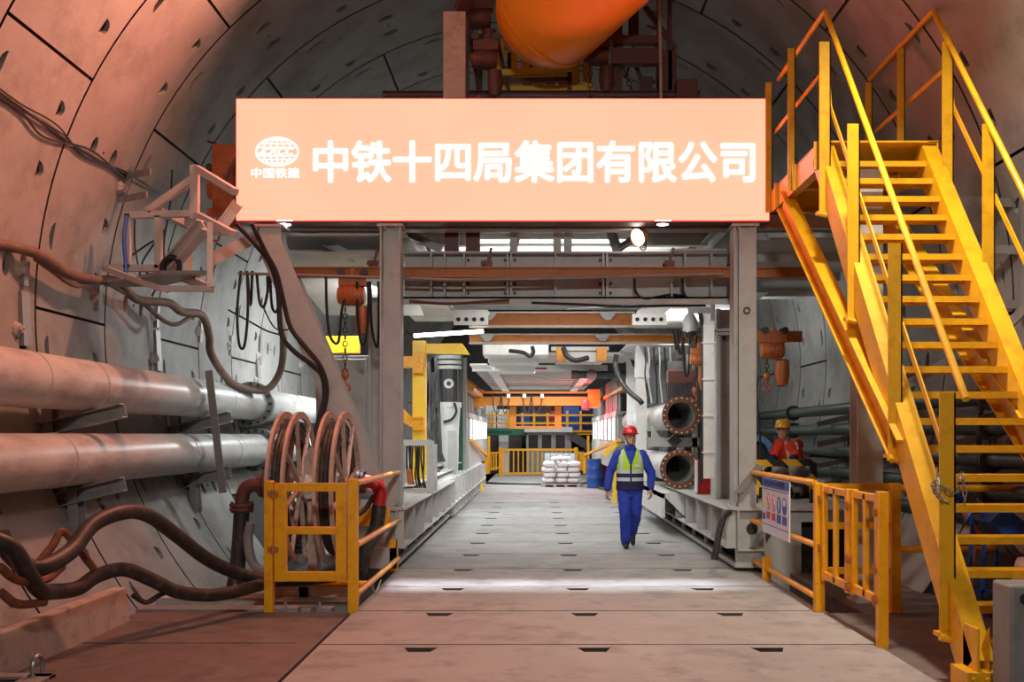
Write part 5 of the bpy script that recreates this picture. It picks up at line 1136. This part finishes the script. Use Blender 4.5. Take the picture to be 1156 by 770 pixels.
for i in range(15): x = hx(569+i*5.4); mb.bx(x-.025, x+.025, YG-.02, YG+.02, .1, 1.06)
mb.build('bars', m_yel, ff)
mb = MB(); mb.bx(hx(563), hx(567.5), YG-.1, YG, -.0, 1.15); mb.bx(hx(648), hx(652.5), YG-.1, YG, 0, 1.15); mb.build('post', m_yel, ff)
for s_, (pa, pb, pc) in ((-1, (531, 549, 563)), (1, (699, 660, 653))):
    t = thing('stair_rail', 'yellow stair railing at the far left end' if s_ < 0 else 'yellow stair railing at the far right end', 'railing', P(pb, 540, 36))
    mb = MB(); ya_, yb_ = (26.2, 34.0) if s_ < 0 else (23.6, 35.0); mb.bar(P(pa, 497, ya_), P(pb, 514, yb_), .09, .07); mb.bar(P(pb, 513, yb_), P(pb, 535, yb_), .1); mb.bar(P(pb, 512, 37), P(pc, 511, YG), .07); mb.bar(P(pb, 531, 37), P(pc, 528, YG), .07)
    for i in range(5): q = i/5; px = pb+(pc-pb)*q; mb.bar(P(px, 512, 37.5), P(px, 531, 37.5), .05)
    for px in (546, 552) if s_ < 0 else (664, 671): mb.bar(P(px, 492, 37), P(px, 535, 37), .09)
    mb.build('railing', m_yel, t)
tk = thing('water_tank', 'translucent white cube tank in a cage behind the bags', 'tank', (.95, 36, .0))
mb = MB(); mb.bx(.32, 1.4, 35.6, 36.5, .12, .98); mb.build('tank', m_tank, tk, bevel=.05)
mb = MB()
for x in (.3, .52, .74, .96, 1.18, 1.41): mb.bar((x, 35.57, 0.02), (x, 35.57, 1.0), .025)
for z in (.13, .42, .7, 1.0): mb.bar((.28, 35.56, z), (1.43, 35.56, z), .025)
mb.bx(.3, 1.42, 35.58, 36.5, .0, .12); mb.build('cage', m_steel, tk)
def bag(c, w, label, seed):
    rnd = random.Random(seed); mb = MB(); mb.ball(c, 1, (w/2, .3, .085), 18, 10)
    for v in mb.bm.verts:
        d = v.co-V(c); 
        for ax_, h in ((0, w/2), (1, .3)): d[ax_] = math.copysign(h*min(1, abs(d[ax_]/h)**.55), d[ax_])
        d.z = math.copysign(.082*abs(d.z/.085)**.6, d.z)+.008*math.sin(d.x*30+seed)*(1 if d.z > 0 else 0)
        v.co = V(c)+d*rnd.uniform(.985, 1.01)
    return tag(mb.build('cement_bag', m_bag, sharp=80), label, 'bag', 'white bags on the pallet')
rows = ('bottom', 'second', 'third', 'fourth'); cols = (('left', 'middle', 'right'))
for r_ in range(4):
    for c_ in range(3):
        for d_ in range(2):
            off = .04 if r_ % 2 else 0
            bag((.40+.405*c_+off+random.uniform(-.02, .02), 31.9+.62*d_, .2+.17*r_), .42 if c_ != 1 else .38, 'white bag in the %s row from the ground, %s one, %s side of the pallet' % (rows[r_], cols[c_], ('front', 'back')[d_]), r_*7+c_+d_*3)
t = MB(); t.ball((.72, 31.9, .89), .22, (1.2, 1, .35), 14, 8); t.ball((.95, 31.95, .89), .16, (1.2, 1, .4), 12, 8)
for v in t.bm.verts: v.co += V((random.uniform(-.02, .02), random.uniform(-.02, .02), random.uniform(-.03, .03)))
tag(t.build('crumpled_bag', m_bag), 'crumpled empty bag on top of the bag stack', 'bag')
t = MB()
for x in (.2, .55, .9, 1.3): t.bx(x, x+.1, 31.55, 32.9, 0.0, .06)
for i in range(8): t.bx(.17, 1.43, 31.55+i*.17, 31.67+i*.17, .06, .1)
tag(t.build('pallet', m_kerb), 'wooden pallet under the white bags', 'pallet')
for x, y, mt, lab in ((1.84, 31, m_blue, 'blue drum right of the bag pallet'), (2.17, 31.5, m_red, 'red drum half behind the walking man')):
    t = thing('drum', lab, 'drum', (x, y, 0), 'drums by the bags')
    MB().lathe([(0, 0.0), (.25, 0.0), (.26, .03), (.25, .06), (.25, .3), (.26, .32), (.25, .34), (.25, .58), (.26, .6), (.25, .62), (.25, .86), (.26, .88), (.25, .9)], (x, y, 0), n=28).build('body', mt, t)
    MB().cyl((x, y, .86), (x, y, .88), .245, n=28).build('lid', mt, t)
cable('ground_hose', 'dark hose lying across the far roadway past the bags', 'hose', [(545, 545, 33.6), (575, 546.5, 33), (610, 547, 32.8), (640, 546, 33), (662, 545, 33), (674, 535, 31), (677, 520, 30.8)], .04, m_rubber, 8)
cable('ground_hose', 'dark hose coiled on the roadway edge by the drums', 'hose', [(672, 549, 31), (684, 553, 29.5), (692, 556, 28.5), (688, 552, 29.5), (700, 560, 27), (712, 566, 24.6)], .04, m_rubber, 8)
t = MB(); t.prism([(0, 0), (.3, 0), (.15, .22)], (-1.55, 29.2, 0.0), (0, 1, 0), (0, 0, 1), (-.25, 0, 0)); tag(t.build('wheel_chock', m_bright), 'yellow wheel chock at the end of the left kerb rail', 'chock')
t = MB(); t.bx(-2.35, -1.98, 31.2, 31.6, .76, 1.15); tag(t.build('red_bin', m_red, bevel=.02), 'dark red bin on the left deck by the stair railing', 'bin')
t = thing('instruction_post', 'yellow slanted panel on a post behind the walking man', 'sign', (1.7, 22, 0)); q = P(690, 506, 24.0)
mb = MB(); mb.box(q, (.5, .06, .12), Euler((0, -.72, 0))); mb.build('panel', m_bright, t); MB().bar(P(694, 508, 24.1), (P(694, 508, 24.1).x, 24.1, 0.0), .1).build('post', m_bright, t)
# ------------------------------------------------------------------ people
def remesh(ob, size, smooth=2):
    m = ob.modifiers.new('r', 'REMESH'); m.mode = 'VOXEL'; m.voxel_size = size
    if smooth: s = ob.modifiers.new('s', 'SMOOTH'); s.iterations = smooth; s.factor = .5
    bpy.context.view_layer.update()
    me = bpy.data.meshes.new_from_object(ob.evaluated_get(bpy.context.evaluated_depsgraph_get()))
    ob.modifiers.clear(); mats = list(ob.data.materials); ob.data = me
    me.materials.clear()
    for q in mats: me.materials.append(q)
    for p in me.polygons: p.use_smooth = True
    return ob
def loft(mb, rings, n=32, cap=True):
    g = []
    for c, rx, ry in rings: g.append([mb.bm.verts.new((c[0]+rx*math.cos(2*PI*i/n), c[1]+ry*math.sin(2*PI*i/n), c[2])) for i in range(n)])
    for a, b in zip(g, g[1:]):
        for i in range(n): mb.bm.faces.new((a[i], a[(i+1) % n], b[(i+1) % n], b[i])).material_index = mb.mi
    if cap: mb.bm.faces.new(g[0][::-1]); mb.bm.faces.new(g[-1])
def limb(mb, pts, rs):                            # tapering limb, with round ends
    pts = [V(p) for p in pts]
    ls = [0]
    for a, b in zip(pts, pts[1:]): ls.append(ls[-1]+(b-a).length)
    def r(t):
        s_ = t*ls[-1]
        for i in range(len(ls)-1):
            if s_ <= ls[i+1]+1e-9: u = (s_-ls[i])/(ls[i+1]-ls[i]); return rs[i]*(1-u)+rs[i+1]*u
        return rs[-1]
    full = []
    for a, b in zip(pts, pts[1:]): full += [a+(b-a)*(k/5) for k in range(5)]
    full.append(pts[-1]); mb.tube(full, r, 14, 0)
    for p, q in zip(pts, rs): mb.ball(p, q, n=12, k=8)
def hand(mb, wrist, dirn, side, palm_n, s=1.0):   # relaxed, slightly curled hand
    d = V(dirn).normalized(); pn = V(palm_n).normalized(); w = d.cross(pn).normalized()*side; W = V(wrist)
    pc = W+d*.048*s
    for k in range(5): mb.ball(W+d*(.015+.016*k)*s, .024*s, (1, 1, 1), 10, 6); 
    for o in (-.022, -.008, .008, .022): limb(mb, [W+d*.02*s+w*o*.7*s, W+d*.088*s+w*o*s], [.015*s, .0125*s])
    for o, L, q in ((-.027, .062, 0), (-.009, .078, .1), (.009, .084, .1), (.027, .074, 0)):
        b = W+d*.09*s+w*o*s; m = b+(d*.9+pn*.25).normalized()*L*.5*s; e = m+(d*.65+pn*.7).normalized()*L*.32*s; f = e+(d*.3+pn*.9).normalized()*L*.22*s
        limb(mb, [b, m, e, f], [.0105*s, .0095*s, .0085*s, .0075*s])
    b = W+d*.03*s+w*.026*s; m = b+(d*.6+w*.7+pn*.3).normalized()*.036*s; e = m+(d*.9+w*.15+pn*.4).normalized()*.032*s
    limb(mb, [b, m, e], [.015*s, .012*s, .0095*s])
def head_parts(t, hc, yaw, pitch, hm, strap=True):
    R = Matrix.Translation(V(hc)) @ Matrix.Rotation(yaw, 4, 'Z') @ Matrix.Rotation(pitch, 4, 'X')
    def tr(mb): 
        for v in mb.bm.verts: v.co = R @ v.co
        return mb
    h = MB()                                      # skull, jaw, nose, ears in head space (face towards -y)
    h.ball((0, .012, .035), .1, (.76, .95, .95), 24, 16); h.ball((0, -.012, -.03), .1, (.66, .78, .85), 20, 14); h.ball((0, -.05, -.085), .04, (1.0, .8, .7), 14, 10)
    limb(h, [(0, -.088, .022), (0, -.104, -.012), (0, -.106, -.022)], [.009, .012, .014]); h.ball((-.013, -.096, -.024), .01); h.ball((.013, -.096, -.024), .01)
    limb(h, [(-.04, -.078, .034), (0, -.088, .03), (.04, -.078, .034)], [.011, .012, .011]); h.ball((-.036, -.066, -.02), .024); h.ball((.036, -.066, -.02), .024)
    limb(h, [(-.018, -.086, -.055), (0, -.092, -.053), (.018, -.086, -.055)], [.006, .008, .006]); limb(h, [(-.014, -.084, -.066), (0, -.089, -.067), (.014, -.084, -.066)], [.006, .008, .006])
    for s_ in (-1, 1): h.ball((s_*.076, .012, .0), .03, (.35, .7, 1.1), 12, 8)
    tr(h)
    e = MB()
    for s_ in (-1, 1): e.ball((s_*.031, -.083, .012), .011, (1.3, .55, .5), 12, 8)
    limb(e, [(-.05, -.083, .036), (-.03, -.094, .042), (-.014, -.095, .038)], [.004, .005, .004]); limb(e, [(.05, -.083, .036), (.03, -.094, .042), (.014, -.095, .038)], [.004, .005, .004])
    tr(e).build('eyes_and_brows', m_eye, t)
    l = MB(); limb(l, [(-.02, -.0865, -.060), (0, -.0965, -.060), (.02, -.0865, -.060)], [.002, .0028, .002]); tr(l).build('mouth', m_maroon, t)
    k = MB(); k.ball((0, .022, .03), .1, (.80, .93, .97), 20, 14)
    bmesh.ops.delete(k.bm, geom=[v for v in k.bm.verts if v.co.y < -.02 or v.co.z < -.05], context='VERTS')
    tr(k).build('hair', m_hair, t)
    m = MB(); prof = [(.128, .052), (.125, .065), (.12, .1), (.10, .14), (.07, .163), (.03, .172), (0, .173)]
    m.lathe(prof, (0, .008, 0), n=28); m.lathe([(.128, .052), (.142, .046), (.142, .05), (.126, .058)], (0, .008, 0), n=28)
    for v in m.bm.verts: v.co.x *= .88
    m.prism([(-.10, 0), (.10, 0), (.075, .055), (0, .075), (-.075, .055)], (0, -.105, .048), (1, 0, 0), (0, -1, -.12), (0, 0, .006))
    for x in (-.022, .022): m.tube([(x, -.10, .10), (x, -.06, .152), (x, .0, .172), (x, .07, .155), (x, .11, .11)], .007, 6)
    tr(m).build('helmet', hm, t)
    if strap: c = MB(); c.tube([(-.075, -.01, .05), (-.07, -.03, -.03), (-.04, -.05, -.10), (0, -.06, -.118), (.04, -.05, -.10), (.07, -.03, -.03), (.075, -.01, .05)], .004, 6); tr(c).build('chin_strap', m_cable, t)
    return h
def shoe(mb, ankle, toe):
    a, b = V(ankle), V(toe); d = (b-a); d.z = 0; d.normalize()
    limb(mb, [a+V((0, 0, .0)), V((a.x, a.y, a.z-.045))-d*.03], [.05, .042]); limb(mb, [V((a.x, a.y, a.z-.05))-d*.04, V((a.x, a.y, a.z-.045))+d*.06, b], [.042, .045, .036])
def wrinkle(ob, amt, sc):
    tx = bpy.data.textures.new('cloth', 'CLOUDS'); tx.noise_scale = sc; tx.noise_depth = 2
    d = ob.modifiers.new('w', 'DISPLACE'); d.texture = tx; d.strength = amt; d.mid_level = .5; d.texture_coords = 'LOCAL'
    bpy.context.view_layer.update(); me = bpy.data.meshes.new_from_object(ob.evaluated_get(bpy.context.evaluated_depsgraph_get())); ob.modifiers.clear(); ob.data = me
    for p in me.polygons: p.use_smooth = True
def mv(mb, o):
    for v in mb.bm.verts: v.co += V(o)
    return mb

# --- the walking man
O1 = V((1.36, 14.6, 0)); w1 = thing('person', 'person in blue workwear, lime vest and red helmet walking towards the viewer', 'person', O1)
def o1(mb): return mv(mb, O1)
hc = V((.02, -.03, 1.615))
hp = head_parts(w1, O1+hc, math.radians(14), math.radians(-6), m_helm)
b = MB(); shL, shR = (-.155, .0, 1.36), (.195, .0, 1.36); elL, elR = (-.275, .02, 1.10), (.335, .03, 1.09); wrL, wrR = (-.315, -.05, .845), (.325, -.02, .86)
limb(b, [(.02, .015, 1.36), (.02, .005, 1.46), (.02, -.015, 1.54)], [.07, .056, .054])
loft(b, [((.02, .01, z), rx, ry) for z, rx, ry in ((.86, .15, .10), (.98, .15, .10), (1.1, .15, .10), (1.25, .165, .11), (1.38, .16, .095), (1.44, .09, .07))], 24)
for s, e, w in ((shL, elL, wrL), (shR, elR, wrR)): limb(b, [s, e, w], [.055, .042, .029])
hipL, knL, anL, toL = (-.075, .0, .90), (-.06, -.09, .49), (-.045, -.04, .085), (-.055, -.21, .035)
hipR, knR, anR, toR = (.105, .0, .90), (.105, .0, .50), (.075, .27, .19), (.08, .17, .045)
for h_, k_, a_ in ((hipL, knL, anL), (hipR, knR, anR)): limb(b, [h_, k_, a_], [.085, .055, .04])
hand(b, wrL, V((-.03, -.02, -1)), 1, (.7, .5, 0), 1.0); hand(b, wrR, V((-.02, -.04, -1)), -1, (-.7, .5, 0), 1.0)
o1(b)
me_ = bpy.data.meshes.new('t'); hp.bm.to_mesh(me_); b.bm.from_mesh(me_); hp.bm.free()
remesh(b.build('body', m_skin, w1), .006, 2)
j = MB()
loft(j, [((.02, .01, z), rx, ry) for z, rx, ry in ((.80, .185, .13), (.84, .19, .135), (.95, .178, .128), (1.08, .178, .125), (1.24, .19, .13), (1.34, .185, .115), (1.41, .14, .09), (1.47, .085, .075))], 32)
for s, e, w in ((shL, elL, wrL), (shR, elR, wrR)): limb(j, [s, e, V(w)+(V(e)-V(w)).normalized()*.02], [.078, .066, .052])
jk = remesh(o1(j).build('jacket', m_bluecl, w1), .012, 3); wrinkle(jk, .022, .09)
c = MB(); c.lathe([(.066, 1.43), (.084, 1.45), (.08, 1.495), (.070, 1.50), (.064, 1.47)], (.02, .0, 0), n=24)
for s_ in (-1, 1): c.prism([(0, 0), (s_*.075, .02), (s_*.06, -.055), (s_*.012, -.07)], (.02, -.088, 1.47), (1, 0, 0), (0, -.35, 1), (0, -.008, 0))
o1(c).build('collar', m_bluecl, w1)
p = MB()
loft(p, [((.015, .01, z), rx, ry) for z, rx, ry in ((.74, .16, .115), (.84, .17, .12), (.93, .165, .115))], 28)
for h_, k_, a_ in ((hipL, knL, anL), (hipR, knR, anR)):
    d = (V(a_)-V(k_)).normalized(); limb(p, [V(h_)+V((0, 0, -.05)), k_, V(a_)-d*.06, V(a_)-d*.0], [.098, .082, .074, .07])
tr_ = remesh(o1(p).build('trousers', m_bluecl, w1), .012, 3); wrinkle(tr_, .03, .11)
for a_, t_ in ((anL, toL), (anR, toR)): s = MB(); shoe(s, a_, t_); remesh(o1(s).build('shoe', m_shoe, w1), .008, 2)
v = MB(); n, nzv = 96, 60; prof = ((.84, .197, .142), (.95, .192, .142), (1.08, .192, .139), (1.24, .203, .143), (1.34, .195, .127), (1.41, .15, .100), (1.455, .10, .085))
def pr(z):
    for a, b_ in zip(prof, prof[1:]):
        if z <= b_[0]+1e-9: u = (z-a[0])/(b_[0]-a[0]); return a[1]+(b_[1]-a[1])*u, a[2]+(b_[2]-a[2])*u
    return prof[-1][1:]
g = []
for k in range(nzv+1):
    z = .845+(1.455-.845)*k/nzv; rx, ry = pr(z); g.append([v.bm.verts.new((.02+rx*math.cos(2*PI*i/n), .01+ry*math.sin(2*PI*i/n), z)) for i in range(n)])
for k in range(nzv):
    z = .845+(1.455-.845)*(k+.5)/nzv
    for i in range(n):
        a = 2*PI*(i+.5)/n; x = pr(z)[0]*math.cos(a); front = math.sin(a) < 0
        if front and z > 1.19 and abs(x) < .004+(z-1.19)*.36: continue      # V neck
        if abs(math.cos(a)) > .86 and z > 1.22: continue                     # arm holes
        mi = 0 if z > 1.135 else (1 if z > 1.09 else (2 if z > 1.03 else (1 if z > .975 else 2)))
        if z > 1.135 and .115 < abs(x) < .15: mi = 1
        if front and abs(x) < .007: mi = 2
        v.bm.faces.new((g[k][i], g[k][(i+1) % n], g[k+1][(i+1) % n], g[k+1][i])).material_index = mi
bmesh.ops.delete(v.bm, geom=[q for q in v.bm.verts if not q.link_faces], context='VERTS')
vo = o1(v).build('safety_vest', [m_lime, m_refl, m_navy], w1); sd_ = vo.modifiers.new('solid', 'SOLIDIFY'); sd_.thickness = .008; sd_.offset = 1
z = MB(); z.prism([(-.03, 0), (.03, 0), (.028, -.035), (-.028, -.035)], (.105, -.133, 1.22), (1, 0, 0), (0, 0, 1), (0, -.004, 0)); o1(z).build('chest_tag', m_refl, w1)

# --- the seated worker behind the barrier
O2 = V((3.55, 14.1, 0)); w2 = thing('person', 'person in orange-red vest and yellow helmet crouching behind the striped barrier', 'person', O2+V((0, 0, .76)))
hp = head_parts(w2, O2+V((-.075, -.08, 1.70)), math.radians(-28), math.radians(-4), m_helmy, False)
b = MB()
limb(b, [(.0, -.02, 1.52), (-.045, -.05, 1.58), (-.07, -.06, 1.64)], [.07, .056, .054])
tor = [((.11, .04, 1.10), .15, .11), ((.09, .03, 1.22), .15, .11), ((.055, .01, 1.36), .16, .11), ((.02, -.01, 1.49), .15, .10), ((-.01, -.02, 1.56), .08, .07)]
loft(b, tor, 24)
arms = (((-.13, -.06, 1.49), (-.26, -.18, 1.30), (-.42, -.14, 1.28)), ((.16, .05, 1.49), (.02, -.26, 1.26), (-.22, -.26, 1.24)))
for s, e, w in arms: limb(b, [s, e, w], [.055, .042, .029])
hand(b, arms[0][2], V((-1, .1, -.1)), 1, (0, .3, -1), 1.0); hand(b, arms[1][2], V((-1, .1, -.1)), -1, (0, .3, -1), 1.0)
legs = (((.04, 0, 1.10), (-.20, -.30, 1.18), (-.10, -.20, .85), (-.20, -.30, .80)), ((.2, .02, 1.10), (.02, -.36, 1.18), (.10, -.22, .85), (.02, -.36, .80)))
for h_, k_, a_, t_ in legs: limb(b, [h_, k_, a_], [.085, .055, .04])
mv(b, O2); me_ = bpy.data.meshes.new('t'); hp.bm.to_mesh(me_); b.bm.from_mesh(me_); hp.bm.free()
remesh(b.build('body', m_skin, w2), .007, 2)
j = MB(); loft(j, [(c, a*1.08, d*1.12) for c, a, d in tor[:-1]], 28)
for s, e, w in arms: limb(j, [s, e, V(w)+(V(e)-V(w)).normalized()*.03], [.075, .062, .048])
wrinkle(remesh(mv(j, O2).build('dark_jacket', m_navy, w2), .014, 3), .02, .08)
j = MB()
for s, e, w in arms: limb(j, [V(s)+(V(s)-V(e))*.1, s, V(s)*.35+V(e)*.65], [.09, .088, .076])
remesh(mv(j, O2).build('orange_sleeves', m_vest, w2), .012, 2)
v = MB(); loft(v, [(c, a*1.2, d*1.3) for c, a, d in (tor[0], tor[1], tor[2], ((.02, -.01, 1.50), .15, .1), ((-.005, -.02, 1.56), .09, .07))], 36, False)
mv(v, O2).build('orange_vest', m_vest, w2)
v = MB()
for (c, a, d) in (((.075, .02, 1.28), .15, .11), ((.1, .035, 1.17), .15, .11)): loft(v, [((c[0]+.01, c[1], c[2]-.028), a*1.23, d*1.34), ((c[0]-.005, c[1], c[2]+.028), a*1.23, d*1.34)], 36, False)
for x in (-.05, .09): v.prism([(0, 0), (.04, 0), (.0, .24), (-.04, .24)], (x+.03, -.135, 1.31), (1, 0, 0), (0, .1, 1), (0, -.006, 0))
mv(v, O2).build('reflective_band', m_refl, w2)
p = MB(); loft(p, [((.12, .03, 1.02), .17, .13), ((.115, .03, 1.14), .165, .125)], 24)
for h_, k_, a_, t_ in legs: limb(p, [h_, k_, a_], [.1, .085, .07])
wrinkle(remesh(mv(p, O2).build('trousers', m_work, w2), .014, 3), .03, .1)
for h_, k_, a_, t_ in legs: s = MB(); shoe(s, (a_[0], a_[1], .86), t_); remesh(mv(s, O2).build('shoe', m_shoe, w2), .01, 2)
tag(MB().bx(3.50, 3.86, 14.05, 14.4, .76, 1.0).build('crate', m_dark, bevel=.01), 'dark crate the crouching worker sits on', 'crate')
# ------------------------------------------------------------------ lights, world, camera
def area(name, loc, target, sx, sy, power, col=(1, 1, 1), spread=180):
    l = bpy.data.lights.new(name, 'AREA'); l.shape = 'RECTANGLE'; l.size = sx; l.size_y = sy; l.energy = power; l.color = col; l.spread = math.radians(spread)
    o = bpy.data.objects.new(name, l); C.objects.link(o); o.location = loc
    d = V(target)-V(loc); o.rotation_euler = d.to_track_quat('-Z', 'Y').to_euler(); return o
W = bpy.data.worlds.new('tunnel_air'); S.world = W; W.use_nodes = True
W.node_tree.nodes['Background'].inputs[0].default_value = (.5, .52, .55, 1); W.node_tree.nodes['Background'].inputs[1].default_value = .05
white = (1, .985, .96); cool = (.93, .97, 1)
# lamps under the roof of the first car and on along the tunnel
area('roof_lamp', (.3, 14.6, 4.5), (.3, 14.8, 0), 2.5, .3, 30, white)
area('roof_lamp', (.3, 17.8, 4.5), (.3, 18, 0), 2.5, .4, 95, white)
area('uplight', (.3, 16.0, 3.7), (.3, 16.5, 6), 2.2, .4, 110, white)
for y, p in ((21.6, 130), (25.5, 75), (29, 70), (32.5, 130)): area('car_lamp', (.2, y, 3.05), (.2, y, 0), 2.6, .3, p, cool)
for y in (35.5, 38.5): area('far_lamp', (.2, y, 4.2), (.2, y+1.5, 0), 4, .5, 110, cool)
area('far_high', (.3, 42.0, 6.0), (.3, 44, 2.2), 5, .5, 140, cool)
# gallery floodlights each side, washing the lining
area('wall_flood', (-2.3, 14.0, 3.75), (-4.6, 15.5, 1.8), .6, .3, 95, cool)
area('wall_flood', (-2.6, 19.0, 3.6), (-4.6, 19, 1.8), .6, .3, 160, cool)
area('wall_flood', (3.2, 18.5, 3.4), (4.4, 18.5, 1.5), .6, .3, 8, white)
# work lamp over the stairs, then an added fill from behind the camera
area('stair_flood', (2.4, 7.4, 6.9), (3.4, 8.4, 2.5), .4, .3, 120, (1, .91, .74), 95)
area('front_fill', (.6, -3.0, 5.2), (-.2, 12, 1.2), .8, .5, 62, (1, .98, .96), 62)
# added unseen salmon fill on left lining, strip lamp under the sign, beacon glow
area('salmon_fill', (-1.5, 10.8, 7.0), (-2.0, 10.0, 6.72), .5, .4, 400, (1, .38, .24), 178)
area('strip_lamp', (-.4, 11.9, 4.2), (-.4, 10.95, 0), 5, .03, 20, (.85, .9, 1), 16)
bl_ = bpy.data.lights.new('beacon_glow', 'POINT'); bl_.energy = 45; bl_.color = (1, .03, .05); bl_.shadow_soft_size = .08
bo_ = bpy.data.objects.new('beacon_glow', bl_); C.objects.link(bo_); bo_.location = P(664, 463, 28.9)
area('column_fill', (.6, 12.95, 3.28), (.9, 14.0, 2.4), 2.4, .08, 42, white)  # added unseen fill that brightens the inner columns
area('gallery_lamp', (2.7, 17.0, 3.0), (2.7, 17.3, 4), 1.2, .3, 60, cool)
area('gallery_lamp', (-2.2, 20.5, 3.7), (-2.2, 21.5, 1.5), .8, .3, 60, cool)
cam = bpy.data.cameras.new('camera'); co = bpy.data.objects.new('camera', cam); C.objects.link(co)
co.location = (0, 0, H); co.rotation_euler = (PI/2, 0, 0)
cam.sensor_width = 36; cam.lens = F/1156*36; cam.shift_x = -(VX-578)/1156; cam.shift_y = (VY-385)/1156; cam.clip_end = 200
S.camera = co
S.view_settings.view_transform = 'Standard'; S.view_settings.look = 'None'; S.view_settings.gamma = 1; S.view_settings.exposure = 0
S.view_settings.use_curve_mapping = False
